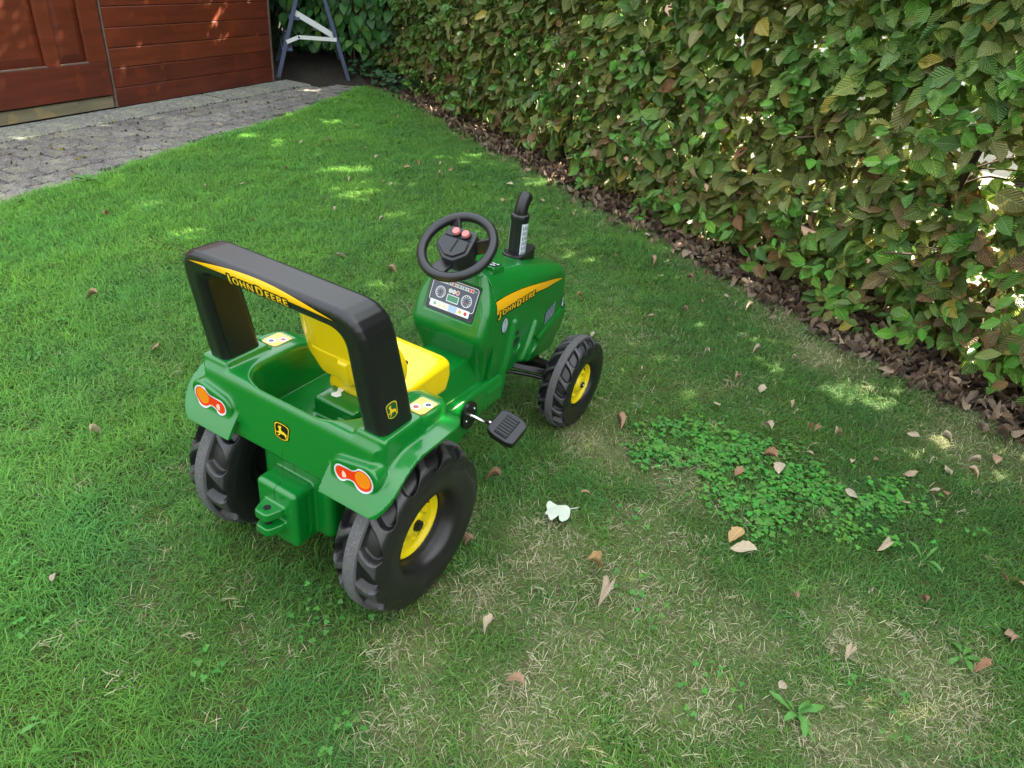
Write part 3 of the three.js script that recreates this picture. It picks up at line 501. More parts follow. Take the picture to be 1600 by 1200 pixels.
// ------------------------------------------------------------------ broadleaf shrub behind the ladder, ground ivy
{
  const map = leafTex(6, 0.85, 1.1, 0.9), bm = leafBump(6, 0.9);
  const mk = (c) => new THREE.MeshPhysicalMaterial({ color: RGB(...c), map, bumpMap: bm, bumpScale: 0.001, roughness: 0.5, transmission: 0.25, thickness: 0, ior: 1.4, side: THREE.DoubleSide });
  const mats = [mk([0.04, 0.15, 0.035]), mk([0.05, 0.19, 0.04]), mk([0.035, 0.11, 0.03]), mk([0.09, 0.22, 0.03])], r = rng(31);
  const big = [0, 1, 2].map((k) => leafGeo({ L: 0.1, W: 0.068, bend: 0.4 + 0.3 * k, fold: 0.15, twist: (k - 1) * 0.2, rows: 7, seed: 60 + k, peak: 0.33 }));
  const c = V3(-1.85, 0, -7.2), sh = thing('broadleaf_shrub', 'dark green shrub with large heart shaped leaves behind the stepladder', 'shrub', [c.x, 0, c.z]);
  const barkM = std(RGB(0.12, 0.09, 0.06), 0.9), rest = [[], [], []];
  const cands = [];
  for (let i = 0; i < 22; i++) {
    const a = r() * 6.28, q = 0.15 + r() * 0.3, h = 0.7 + r() * 1.1, p = [[Math.cos(a) * 0.1, -0.02, Math.sin(a) * 0.1], [Math.cos(a) * q * 0.8, h * 0.5, Math.sin(a) * q * 0.8], [Math.cos(a) * (q + 0.35), h, Math.sin(a) * (q + 0.25)]];
    if (i < 12) part(sh, 'branch', tube(p, 0.008, 6, 10), barkM);
  }
  for (let i = 0; i < 5200; i++) {
    const a = r() * 6.28, y = 0.28 + r() * 1.9, R = 0.9 * Math.sqrt(1 - ((y - 1.15) / 1.25) ** 2) + 0.1 * fbm(a * 1.5, y * 2.5, 3), q = R * (1 - 0.35 * r() * r()), x = Math.cos(a) * q * 1.3, z = Math.sin(a) * q * 0.75;
    if (x < -0.5 && y < 0.55) continue; if (fbm(x * 4, y * 4, z * 4) > 0.28) continue; if (wallIn(c.x + x, c.z + z)[0] < 0.12 && wallIn(c.x + x, c.z + z)[1] < 0.12) continue;
    const n = V3(Math.cos(a) * 0.6, 0.5, Math.sin(a) * 0.6 + 0.25).add(V3((r() - 0.5) * 0.8, (r() - 0.5) * 0.5, (r() - 0.5) * 0.8)).normalize(), t = V3(Math.cos(a) * 0.5 + (r() - 0.5), -0.8, Math.sin(a) * 0.5 + (r() - 0.5));
    cands.push([M4(V3(x, y, z), basisQuat(t, n), 0.75 + r() * 0.5), z + x * 0.3 - y * 0.15 + r() * 0.15, r() < 0.1 ? 3 : Math.floor(r() * 3)]);
  }
  const o = V3(0.12, 0.26, 0.5);   // one low sprig in front of the soil
  for (let k = 0; k < 9; k++) { const a = k * 2.4; cands.push([M4(o.clone().add(V3(Math.cos(a) * 0.05, 0.03 + k * 0.008, Math.sin(a) * 0.05)), basisQuat(V3(Math.cos(a), -0.45, Math.sin(a)), V3(0, 1, 0.4)), 0.9 + r() * 0.3), 99, k % 3 ? 1 : 3]); }
  part(sh, 'branch', tube([[o.x, -0.02, o.z - 0.1], [o.x, 0.14, o.z - 0.04], [o.x, 0.3, o.z]], 0.004, 5, 6), barkM);
  cands.sort((a, b) => b[1] - a[1]);
  cands.forEach(([M, , k], i) => { if (i < 160) { const m = part(sh, 'leaf', big[i % 3], mats[k]); M.decompose(m.position, m.quaternion, m.scale); } else rest[i % 3].push([M, RGB(...[[0.04, 0.15, 0.035], [0.05, 0.19, 0.04], [0.035, 0.11, 0.03], [0.09, 0.22, 0.03]][k])]); });
  const fm = mk([1, 1, 1]); rest.forEach((b, k) => instanced(sh, 'foliage', big[k], fm, b));
  const lc = V3(-2.85, 0, -7.75), lau = thing('dark_shrub', 'shaded dark shrub filling the corner behind the shed', 'shrub', [lc.x, 0, lc.z]), dk = [[], [], []];
  for (let i = 0; i < 6; i++) part(lau, 'branch', tube([[0, -0.05, 0], [Math.cos(i) * 0.25, 0.6, Math.sin(i) * 0.2], [Math.cos(i) * 0.5, 1.3, Math.sin(i) * 0.4]], 0.012, 6, 8), barkM);
  for (let i = 0; i < 6500; i++) { const a = r() * 6.28, y = 0.05 + r() * 2.3, R = 1.0 * Math.sqrt(1 - ((y - 1.1) / 1.35) ** 2) + 0.1 * fbm(a * 1.5, y * 2, 8), q = R * (1 - 0.45 * r() * r()), x = Math.cos(a) * q * 1.25, z = Math.sin(a) * q * 0.7; if (wallIn(lc.x + x, lc.z + z)[0] < 0.1) continue; dk[i % 3].push([M4(V3(x, y, z), basisQuat(V3(Math.cos(a) * 0.5 + r() - 0.5, -0.7, Math.sin(a) * 0.5 + r() - 0.5), V3(Math.cos(a) * 0.6 + (r() - 0.5) * 0.9, 0.5, Math.sin(a) * 0.6 + (r() - 0.5) * 0.9)), 0.7 + r() * 0.5), RGB(...[[0.03, 0.1, 0.03], [0.04, 0.13, 0.035], [0.03, 0.085, 0.025]][Math.floor(r() * 3)])]); }
  dk.forEach((b, k) => instanced(lau, 'foliage', big[k], fm, b));
  // low rosettes along the bed's edge
  const rg = leafGeo({ L: 0.05, W: 0.055, bend: 0.5, fold: 0.15, rows: 5, seed: 71, peak: 0.55 }), rm = mk([0.045, 0.13, 0.05]);
  const spots = [[-1.62, -6.72, 'left of the ladder leg foot'], [-1.42, -6.55, 'right of the ladder leg foot'], [-1.28, -6.5, 'at the hedge end of the bed'], [-1.18, -6.36, 'nearest the lawn corner'], [-1.5, -6.78, 'behind the ladder leg']];
  for (const [x, z, where] of spots) {
    const pl = thing('ground_plant', 'low dark green round leaved plant ' + where, 'plant', [x, groundY(x, z), z], 0, 'low plants at the bed edge');
    for (let k = 0; k < 40; k++) { const a = r() * 6.28, q = 0.02 + r() * 0.12, h = 0.04 + r() * 0.1; const m = part(pl, 'leaf', rg, k % 3 ? rm : mats[2]); M4(V3(Math.cos(a) * q, h, Math.sin(a) * q), basisQuat(V3(Math.cos(a + r()), -0.2 + r() * 0.3, Math.sin(a + r())), V3((r() - 0.5) * 0.6, 1, (r() - 0.5) * 0.6 + 0.3)), 0.7 + r() * 0.5).decompose(m.position, m.quaternion, m.scale); }
    part(pl, 'stem', tube([[0, -0.01, 0], [0.01, 0.04, 0], [0.015, 0.09, 0.01]], 0.003, 5, 5), barkM);
  }
}

// ------------------------------------------------------------------ pedal tractor (x forwards, y up, z to its right)
const tractor = thing('pedal_tractor', 'green and yellow toy pedal tractor with black roll bar standing on the lawn', 'toy tractor', [TR.x, 0, TR.z], TYAW);
const dusty = (geo, amount = 1) => { const P = geo.attributes.position, N = geo.attributes.normal, c = new Float32Array(P.count * 3); for (let i = 0; i < P.count; i++) { const x = P.getX(i), y = P.getY(i), z = P.getZ(i), n = fbm(x * 9, y * 9, z * 9), m = fbm(x * 40, y * 40, z * 40), d = clamp(0.5 + 0.9 * n) * clamp(N.getY(i)) * 0.05 + (m > 0.36 ? 0.05 : 0) * clamp(n + 0.5) + 0.05 * clamp(1 - y / 0.2) * clamp(0.5 + m), k = 1 - 0.1 * n; c[i * 3] = k + d * amount * 14; c[i * 3 + 1] = k + d * amount * 0.6; c[i * 3 + 2] = k + d * amount * 4; } geo.setAttribute('color', new THREE.BufferAttribute(c, 3)); return geo; };
const TM = {
  green: std(RGB(0.0008, 0.16, 0.017), 0.3, { clearcoat: 0.5, clearcoatRoughness: 0.08 }),
  greenDust: std(RGB(0.0012, 0.16, 0.017), 0.28, { vertexColors: true, clearcoat: 0.55, clearcoatRoughness: 0.08 }),
  black: std(RGB(0.009, 0.0095, 0.0105), 0.32), tyre: std(0xffffff, 0.34, { vertexColors: true }), rubber: std(RGB(0.012, 0.0125, 0.0135), 0.46), gloss: std(RGB(0.012, 0.0125, 0.014), 0.33),
  yellow: std(RGB(0.92, 0.66, 0.004), 0.3, { clearcoat: 0.3, clearcoatRoughness: 0.15 }), rim: std(RGB(0.78, 0.62, 0.006), 0.4), chrome: std(RGB(0.6, 0.6, 0.6), 0.25, { metalness: 1 }),
  pink: std(RGB(0.62, 0.17, 0.15), 0.4), white: std(RGB(0.8, 0.82, 0.82), 0.5), hole: std(RGB(0.004, 0.004, 0.004), 0.9),
};
const WHEEL = { r: 0.1815, zo: 0.264, w: 0.119 }, FRONT = { x: 0.784, r: 0.137, zo: 0.224, w: 0.092 };

// --- body: rear deck with fenders and load tub, tunnel and sills
const fP1 = field2([[-0.137, 0.322, 0.006], [-0.124, 0.449, 0.02], [0.055, 0.447, 0.04], [0.112, 0.424, 0.03], [0.148, 0.385, 0.01], [0.148, 0.322, 0.004]], 0.01);
const fArch = field2([[-0.124, 0.18], [-0.117, 0.358, 0.02], [-0.075, 0.396, 0.05], [0.045, 0.401, 0.05], [0.098, 0.384, 0.03], [0.134, 0.352, 0.02], [0.14, 0.18]], 0.02);
const fLip = field2([[-0.172, 0.25], [-0.167, 0.318, 0.02], [-0.150, 0.346, 0.02], [-0.118, 0.388, 0.03], [-0.075, 0.417, 0.05], [0.045, 0.419, 0.05], [0.105, 0.401, 0.03], [0.148, 0.362, 0.02], [0.172, 0.25]], 0.02);
const fMid = field2([[0.0, 0.145], [0.0, 0.31], [0.14, 0.3, 0.03], [0.24, 0.268, 0.03], [0.50, 0.264, 0.01], [0.525, 0.25, 0.012], [0.508, 0.195, 0.012], [0.47, 0.182, 0.012], [0.40, 0.184, 0.02], [0.33, 0.15, 0.02], [0.2, 0.135, 0.03]], 0.015);
const fPed = field2([[-0.099, 0.2], [0.099, 0.2], [0.098, 0.258, 0.004], [0.086, 0.262, 0.006], [0.058, 0.332, 0.007], [-0.058, 0.332, 0.007], [-0.086, 0.262, 0.006], [-0.098, 0.258, 0.004]], 0.01);
const fLug = field2([[-0.15, -0.028], [-0.172, -0.027], [-0.203, -0.016, 0.008], [-0.203, 0.016, 0.008], [-0.172, 0.027], [-0.15, 0.028]], 0.003);
function body(x, y, z) {
  const a = Math.abs(z);
  // deck block with rounded rear corners
  const cr = 0.05, pc = Math.hypot(Math.max(-x - 0.137 + cr, 0), Math.max(a - 0.232 + cr, 0)) - cr;
  let d = Math.max(extR(fP1(x, y), a - 0.232, 0.02), x < -0.05 && a > 0.15 ? pc : -1);
  const taper = 0.07 * clamp((x - 0.03) / 0.12) ** 2;
  d = smax(d, a - 0.232 + taper, 0.012);
  d = smax(d, -Math.max(fArch(x, y), (y < 0.335 ? 0.124 : 0.148) - a), 0.006);
  // flared lip round the wheel opening
  const lc = 0.05, pl = Math.hypot(Math.max(-x - 0.167 + lc, 0), Math.max(a - 0.271 + lc, 0)) - lc;
  const inner = x < -0.1 ? 0.118 - a : 0.205 - taper - a;
  const lip = Math.max(Math.abs(fLip(x, y)) - 0.0038, a - 0.271 + taper * 1.25, inner, (x > 0 ? 0.374 : 0.327) - y, x < -0.05 && a > 0.15 ? pl : -1);
  d = smin(d, lip, 0.005);
  // centre column, hitch box, lugs
  const col = boxR(x - 0.06, y - 0.25, a, 0.17, 0.112, 0.093, 0.018);
  d = smin(d, col, 0.022);
  d = smin(d, boxR(x + 0.1, y - 0.205, a, 0.064, 0.068, 0.052, 0.011), 0.006);
  for (const ly of [0.226, 0.188]) d = smin(d, extR(fLug(x, z), Math.abs(y - ly) - 0.0095, 0.003), 0.005);
  d = smax(d, -(Math.hypot(seg2(x, y, -0.128, 0.165, -0.128, 0.25), a - 0.054) - 0.0045), 0.003);
  // pedestals of the roll bar
  d = smin(d, boxR(x + 0.060, y - 0.43, a - 0.198, 0.054, 0.031, 0.035, 0.007), 0.010);
  // tail light bosses
  d = smin(d, extR(seg2(a, y, 0.214, 0.389, 0.155, 0.378) - 0.026, Math.abs(x + 0.1275) - 0.0145, 0.005), 0.006);
  // tub
  const tx = Math.abs(x - 0.11) - 0.222 + 0.075, tz = a - 0.139 + 0.075, tub = Math.min(Math.max(tx, tz), 0) + Math.hypot(Math.max(tx, 0), Math.max(tz, 0)) - 0.075;
  const tc = Math.max(tub, 0.340 - y);
  d = smax(d, -tc, 0.012);
  // hollow for the sticker on each fender
  d = smax(d, -boxR(x - 0.04, y - 0.456, a - 0.192, 0.034, 0.017, 0.028, 0.012), 0.006);
  // box in the tub
  d = smin(d, boxR(x - 0.04, y - 0.35, z - 0.0, 0.04, 0.028, 0.055, 0.008), 0.006);
  d = smin(d, boxR(x - 0.004, y - 0.338, z - 0.055, 0.05, 0.017, 0.045, 0.008), 0.006);
  // tunnel under the seat, sills
  d = smin(d, extR(fMid(x, y), a - 0.108, 0.012), 0.01);
  d = smin(d, extR(fPed(z, y), Math.abs(x - 0.25) - 0.168, 0.006), 0.005);
  // moulded panel on the sill's front
  d = smin(d, extR(Math.max(0.418 - x, x - 0.492, 0.195 - y, y - 0.245), a - 0.113, 0.006), 0.008);
  return d;
}
part(tractor, 'body', dusty(netMesh(body, [-0.225, 0.115, -0.285], [0.55, 0.485, 0.285], 0.0034)), TM.greenDust);

// --- cowl with the dash and bonnet
const fHood = field2([[0.38, 0.235], [0.38, 0.553, 0.004], [0.56, 0.528, 0.05], [0.70, 0.494, 0.05], [0.812, 0.462, 0.03], [0.842, 0.437, 0.03], [0.853, 0.34, 0.04], [0.847, 0.25, 0.02], [0.805, 0.197, 0.012], [0.72, 0.213, 0.02], [0.63, 0.238, 0.02], [0.53, 0.24, 0.01]], 0.012);
const fCowl = field2([[0.48, 0.25], [0.41, 0.25, 0.01], [0.405, 0.31, 0.02], [0.372, 0.398, 0.022], [0.384, 0.434, 0.012], [0.418, 0.516, 0.012], [0.427, 0.549, 0.01], [0.48, 0.543, 0.002]], 0.01);
const fChin = field2([[0.645, 0.225], [0.642, 0.28, 0.014], [0.665, 0.297, 0.012], [0.83, 0.333, 0.01], [0.852, 0.335], [0.85, 0.25], [0.805, 0.197], [0.72, 0.213]], 0.01);
const halfW = (x, y) => 0.104 - 0.031 * sst(0.455, 0.56, y) - 0.014 * sst(0.62, 0.86, x) - 0.010 * sst(0.31, 0.22, y);
function hood(x, y, z) {
  const a = Math.abs(z); let d = Math.max(extR(fHood(x, y), a - halfW(x, y), 0.026), 0.4392 - x);
  d = smin(d, extR(fChin(x, y), a - halfW(x, y) - 0.006, 0.012), 0.006);
  for (const [ax, ay, bx, by] of [[0.53, 0.4, 0.498, 0.25], [0.643, 0.355, 0.6, 0.262]]) d = smin(d, Math.hypot(seg2(x, y, ax, ay, bx, by), Math.max(a - halfW(x, y) - 0.001, 0)) - 0.010, 0.008);
  d = smin(d, extR(Math.max(Math.abs(x - 0.545 + (0.31 - y) * 0.22) - 0.03, 0.25 - y, y - 0.315), a - halfW(x, y) - 0.004, 0.004), 0.005);
  d = smax(d, -(Math.hypot(x - 0.556, y - 0.325) - 0.017 + Math.max(0, 0.094 - a)), 0.004);
  d = smax(d, -(Math.hypot(x - 0.655, y - 0.278) - 0.024 + Math.max(0, 0.097 - a) * 2), 0.004);
  d = smin(d, boxR(x - 0.49, y - 0.541 + (x - 0.49) * 0.15, z - 0.053, 0.024, 0.008, 0.017, 0.004), 0.003);
  return d;
}
function cowl(x, y, z) {
  const a = Math.abs(z), w = halfW(0.44, y) + 0.0015 - 0.012 * sst(0.38, 0.3, y) - 0.02 * sst(0.45, 0.385, x) * 0;
  let d = Math.max(extR(fCowl(x, y), a - w, 0.024), x - 0.4362);
  const u = (y - 0.4755) * 0.918 + (x - 0.4015) * 0.396, n = (x - 0.4015) * 0.918 - (y - 0.4755) * 0.396;   // dash plane
  d = smax(d, -boxR(n, u, z, 0.0045, 0.0445, 0.0705, 0.004), 0.003);
  return d;
}
part(tractor, 'bonnet', dusty(netMesh(hood, [0.43, 0.18, -0.125], [0.875, 0.565, 0.125], 0.0034), 0.6), TM.greenDust);
part(tractor, 'cowl', dusty(netMesh(cowl, [0.355, 0.24, -0.12], [0.445, 0.565, 0.12], 0.0028), 0.6), TM.greenDust);
// neck that closes the gap between cowl and bonnet
part(tractor, 'frame', new RoundedBoxGeometry(0.07, 0.23, 0.15, 2, 0.01), TM.green, [0.465, 0.35, 0]);

// --- seat
const fBack = field2([[0.0, 0.405], [0.072, 0.405, 0.02], [0.09, 0.43, 0.006], [0.120, 0.438, 0.02], [0.133, 0.488, 0.04], [0.118, 0.548, 0.05], [0.06, 0.575, 0.06], [-0.06, 0.575, 0.06], [-0.118, 0.548, 0.05], [-0.133, 0.488, 0.04], [-0.120, 0.438, 0.02], [-0.09, 0.43, 0.006], [-0.072, 0.405, 0.02]], 0.03);
const fSeat = field2([[0.05, 0.375], [0.05, 0.405, 0.01], [0.12, 0.41, 0.03], [0.235, 0.426, 0.02], [0.262, 0.41, 0.016], [0.266, 0.37, 0.01], [0.25, 0.33, 0.01], [0.1, 0.33, 0.01]], 0.012);
function seat(x, y, z) {
  const a = Math.abs(z), xr = x - 0.055 + (y - 0.42) * 0.22 - 0.9 * Math.max(0, a - 0.06) ** 2 * 6;
  let d = extR(fBack(z, y), Math.abs(xr) - 0.013, 0.010);
  d = smax(d, -extR(Math.max(Math.abs(z) - 0.085, Math.abs(y - 0.515) - 0.045), Math.abs(xr + 0.016) - 0.005, 0.003), 0.003);
  d = smin(d, extR(Math.max(a - 0.012, Math.abs(y - 0.435) - 0.028), Math.abs(xr + 0.008) - 0.012, 0.004), 0.006);
  let s = extR(fSeat(x, y), a - 0.108 + 0.034 * sst(0.13, 0.06, x) + 0.015 * sst(0.4, 0.43, y), 0.02);
  s += 0.010 * Math.exp(-(((a - 0.05) / 0.035) ** 2)) * sst(0.36, 0.4, y) * sst(0.25, 0.15, x);
  return smin(d, s, 0.014);
}
part(tractor, 'seat', netMesh(seat, [-0.03, 0.315, -0.15], [0.29, 0.605, 0.15], 0.0034), TM.yellow);
for (const z of [-0.02, 0.05]) part(tractor, 'seat_bolt', new THREE.CylinderGeometry(0.006, 0.006, 0.004, 12), TM.hole, [0.165 + z * 0.3, 0.4135, z - 0.01]);

// --- roll bar
const fBarO = field2([[0.2235, 0.43, 0.001], [0.210, 0.702, 0.058], [-0.210, 0.702, 0.058], [-0.2235, 0.43, 0.001]], 0.02, 0.06);
const fBarI = field2([[0.172, 0.40, 0.001], [0.166, 0.660, 0.032], [-0.166, 0.660, 0.032], [-0.172, 0.40, 0.001]], 0.02, 0.06);
const barX = (y) => -0.061 - (y - 0.455) * 0.2;
const rollBar = (x, y, z) => Math.max(extR(smax(fBarO(z, y), -fBarI(z, y), 0.004), Math.abs(x - barX(y)) - 0.0445 + 0.003 * sst(0.5, 0.69, y), 0.0155), 0.445 - y);
part(tractor, 'roll_bar', netMesh(rollBar, [-0.18, 0.44, -0.235], [0.0, 0.715, 0.235], 0.0034), TM.black);

// --- wheels
function tyreGeo(R, w, rimR, dish, n) {   // axis along z, outer face towards +z, z = 0 in the middle
  const h = w / 2, prof = [[rimR * 0.82, -h * 0.55], [rimR * 1.02, -h * 0.62], [rimR * 1.18, -h * 0.86], [R * 0.72, -h * 0.99], [R * 0.86, -h * 0.95], [R * 0.945, -h * 0.8], [R * 0.985, -h * 0.52], [R, -h * 0.2], [R, h * 0.2], [R * 0.985, h * 0.52], [R * 0.945, h * 0.8], [R * 0.86, h * 0.95], [R * 0.72, h * 0.99], [rimR * 1.18, h * 0.92 - dish * 0.1], [rimR * 1.04, h - dish * 0.75], [rimR * 0.99, h - dish * 1.1], [rimR * 0.9, h - dish * 1.35]];
  const C = new THREE.CatmullRomCurve3(prof.map(([a, b]) => V3(a, b, 0)), false, 'centripetal'), NT = 120, NA = n * 26, pos = [], idx = [], uv = [], col = [];
  const P = C.getSpacedPoints(NT);
  for (let i = 0; i <= NA; i++) {
    const th = i / NA * Math.PI * 2;
    for (let j = 0; j <= NT; j++) {
      let r = P[j].x, z = P[j].y, deep = 0; const s = Math.abs(z) / h, edge = 0.22, out = 0.9;
      if (r > R * 0.86 && s > edge - 0.06) {
        const u = clamp((s - edge) / (out - edge)), side = z > 0 ? 0.5 : 0, c = th * n / (Math.PI * 2) + side - u * 0.42, v = c - Math.floor(c) - 0.5;
        const ww = 0.40 * Math.pow(clamp(1 - Math.pow(clamp((u - 0.45) / 0.55), 2.4)), 0.5), q = ww > 0.01 ? Math.abs(v) / ww : 2;
        const bowl = clamp(1 - q * q), skew = 0.95 + 0.12 * clamp(v / 0.4, -1, 1);
        const m = sst(0, 0.5, bowl) * skew * sst(edge - 0.04, edge + 0.05, s) * (0.75 + 0.25 * u);
        const dep = R * 0.105 * m; deep = Math.max(deep, m); r -= dep; z -= Math.sign(z) * dep * 0.25 * u;
      } else if (r > R * 0.8 && s > 0.88) { const c = th * n / (Math.PI * 2) + (z > 0 ? 0.5 : 0) + 0.42; z -= Math.sign(z) * 0.0012 * (0.5 + 0.5 * Math.cos(c * Math.PI * 2)); }
      pos.push(r * Math.cos(th), r * Math.sin(th), z); uv.push(th * R, j / NT); const wear = r > R * 0.9 && s < 0.86 ? (1 - sst(0.02, 0.12, deep)) * (0.5 + 0.9 * Math.max(0, fbm(th * 30, j * 0.5, R * 50))) : 0, q0 = 0.0125 + 0.06 * wear; col.push(q0, q0 * 1.01, q0 * 1.04);
    }
  }
  for (let i = 0; i < NA; i++) for (let j = 0; j < NT; j++) { const a = i * (NT + 1) + j, b = a + NT + 1; idx.push(a, b, b + 1, a, b + 1, a + 1); }
  const g = new THREE.BufferGeometry(); g.setAttribute('position', new THREE.Float32BufferAttribute(pos, 3)); g.setAttribute('uv', new THREE.Float32BufferAttribute(uv, 2)); g.setAttribute('color', new THREE.Float32BufferAttribute(col, 3)); g.setIndex(idx); g.computeVertexNormals();
  const N = g.attributes.normal; for (let j = 0; j <= NT; j++) { const e = NA * (NT + 1) + j; for (const k of [0]) { const x = N.getX(j) + N.getX(e), y = N.getY(j) + N.getY(e), z = N.getZ(j) + N.getZ(e), l = Math.hypot(x, y, z); N.setXYZ(j, x / l, y / l, z / l); N.setXYZ(e, x / l, y / l, z / l); } }
  return g;
}
const bandTex = (() => { const n = tileFbm(64, 91, 3), m = tileFbm(200, 95, 1); return dataTex(512, 64, (u, v) => { const k = m(u, v); let c = 0.35 + 0.4 * n(u, v) + 0.12 * Math.sin(u * 512 * 0.8); if (k > 0.86) c = 1; return [c, c, c]; }, false); })();
bandTex.repeat.set(5, 1);
const bandMat = std(RGB(0.17, 0.17, 0.175), 0.88, { map: bandTex, bumpMap: bandTex, bumpScale: 0.0006 });
const bumpN = tileFbm(64, 97, 3), rubTex = dataTex(256, 256, (u, v) => { const c = bumpN(u, v); return [c, c, c]; }, false);
function letters(text, size, radius, z, start, mat, parent) {   // raised lettering bent round the sidewall
  const tex = canvasTex(512, 64, (g, w, h) => { g.clearRect(0, 0, w, h); g.fillStyle = 'rgba(62,64,68,1)'; g.font = 'italic 44px sans-serif'; g.textAlign = 'center'; g.textBaseline = 'middle'; g.fillText(text, w / 2, h / 2); });
  const ang = size * 8 / radius, pos = [], uv = [], idx = [], N = 24;
  for (let i = 0; i <= N; i++) for (const k of [0, 1]) { const a = start - (i / N - 0.5) * ang, r = radius + (k - 0.5) * size; pos.push(r * Math.cos(a), r * Math.sin(a), z + 0.0016); uv.push(i / N, k); }
  for (let i = 0; i < N; i++) { const a = i * 2; idx.push(a, a + 2, a + 3, a, a + 3, a + 1); }
  const g = new THREE.BufferGeometry(); g.setAttribute('position', new THREE.Float32BufferAttribute(pos, 3)); g.setAttribute('uv', new THREE.Float32BufferAttribute(uv, 2)); g.setIndex(idx); g.computeVertexNormals();
  part(parent, 'lettering', g, print(tex, { roughness: 0.45 }));
}
function wheel(R, w, rimR, dish, n, words) {
  const g = new THREE.Group(), h = w / 2; g.name = 'wheel';
  const tm = TM.tyre; const ty = part(g, 'tyre', tyreGeo(R, w, rimR, dish, n), tm);
  const bw = h * 0.23, prof = [[R - 0.004, -bw], [R + 0.0028, -bw], [R + 0.0036, -bw * 0.85], [R + 0.0036, bw * 0.85], [R + 0.0028, bw], [R - 0.004, bw]].map((p) => new THREE.Vector2(...p));
  part(g, 'rubber_band', new THREE.LatheGeometry(prof, 120).rotateX(Math.PI / 2), bandMat);
  // rim: pressed disc with slots, raised ring, hub and bolts
  const z0 = h - dish * 1.2, ring = [[rimR * 0.84, -0.004], [rimR * 0.86, 0.004], [rimR * 0.92, 0.008], [rimR * 0.97, 0.006], [rimR * 0.985, -0.004]].map((p) => new THREE.Vector2(...p));
  const rim = part(g, 'rim', new THREE.LatheGeometry(ring, 64).rotateX(Math.PI / 2), TM.rim, [0, 0, z0]);
  const shp = new THREE.Shape().absarc(0, 0, rimR * 0.86, 0, Math.PI * 2);
  for (let k = 0; k < 4; k++) { const a = k * Math.PI / 2 + 0.5, hp = new THREE.Path(), q = (r, t) => [r * rimR * Math.cos(a + t), r * rimR * Math.sin(a + t)]; hp.moveTo(...q(0.8, -0.42)); for (let t = -0.42; t <= 0.43; t += 0.12) hp.lineTo(...q(0.8, t)); hp.lineTo(...q(0.62, 0.18)); hp.lineTo(...q(0.62, -0.18)); shp.holes.push(hp); }
  part(rim, 'rim_disc', new THREE.ExtrudeGeometry(shp, { depth: 0.004, bevelEnabled: true, bevelSize: 0.001, bevelThickness: 0.001, bevelSegments: 1, curveSegments: 40 }), TM.rim, [0, 0, -0.006]);
  const hubP = [[0, 0.009], [rimR * 0.12, 0.009], [rimR * 0.3, 0.008], [rimR * 0.37, 0.004], [rimR * 0.4, -0.004]].map((p) => new THREE.Vector2(...p)).reverse();
  part(rim, 'hub', new THREE.LatheGeometry(hubP, 40).rotateX(Math.PI / 2), TM.rim, [0, 0, 0.002]);
  part(rim, 'hub_cap', new THREE.CylinderGeometry(rimR * 0.13, rimR * 0.15, 0.006, 20).rotateX(Math.PI / 2), TM.gloss, [0, 0, 0.0135]); part(rim, 'axle_pin', new THREE.SphereGeometry(rimR * 0.05, 12, 8), TM.chrome, [0, 0, 0.0165]);
  for (let k = 0; k < 8; k++) { const a = k * Math.PI / 4 + 0.11, q = rimR * 0.57; if (k % 2 === 0 || rimR > 0.07) part(rim, 'bolt', new THREE.CylinderGeometry(rimR * 0.075, rimR * 0.095, 0.008, 14).rotateX(Math.PI / 2), TM.rim, [q * Math.cos(a + 0.68), q * Math.sin(a + 0.68), 0.0015]); }
  part(g, 'backing', new THREE.CylinderGeometry(rimR * 0.9, rimR * 0.9, 0.01, 40).rotateX(Math.PI / 2), TM.hole, [0, 0, z0 - 0.02]);
  if (words) for (const [t, a] of words) letters(t, R * 0.075, R * 0.8, h * 0.985, a, null, g);
  return g;
}
const rear = wheel(WHEEL.r, WHEEL.w, 0.080, 0.045, 15, [['rolly toys', 1.05], ['390-110', -1.75]]), front = wheel(FRONT.r, FRONT.w, 0.064, 0.019, 17, null);
for (const s of [1, -1]) {
  const a = s > 0 ? rear : rear.clone(); a.position.set(0, WHEEL.r - 0.004, s * (WHEEL.zo - WHEEL.w / 2)); a.rotation.set(0, 0, 0.1 * s); a.scale.z = s; tractor.add(a);
  const b = s > 0 ? front : front.clone(); b.position.set(FRONT.x, FRONT.r - 0.003, s * (FRONT.zo - FRONT.w / 2)); b.rotation.set(0, 0, 0.2); b.scale.z = s; tractor.add(b);
}
part(tractor, 'rear_axle', new THREE.CylinderGeometry(0.011, 0.011, 0.46, 12).rotateX(Math.PI / 2), TM.black, [0, WHEEL.r, 0]);

// --- front axle, steering rods
const ax = new THREE.Group(); ax.name = 'front_axle'; tractor.add(ax);
part(ax, 'axle_beam', bar([FRONT.x, 0.145, -0.16], [FRONT.x, 0.145, 0.16], 0.036, 0.03), TM.black);
part(ax, 'axle_bracket', new RoundedBoxGeometry(0.08, 0.09, 0.1, 2, 0.008), TM.black, [FRONT.x - 0.005, 0.185, 0]);
for (const s of [-1, 1]) { part(ax, 'radius_arm', bar([0.70, 0.165, s * 0.02], [FRONT.x - 0.01, 0.142, s * 0.15], 0.022, 0.018), TM.black); part(ax, 'tie_rod', tube([[0.68, 0.15, s * 0.01], [0.735, 0.135, s * 0.09], [0.745, 0.13, s * 0.16]], 0.006, 8, 10), TM.black); part(ax, 'steering_knuckle', new THREE.CylinderGeometry(0.016, 0.018, 0.06, 14), TM.black, [FRONT.x, 0.142, s * 0.148]); }
part(tractor, 'steering_shaft', tube([[0.41, 0.58, 0], [0.55, 0.38, 0], [0.69, 0.15, 0]], 0.009, 8, 10), TM.black);

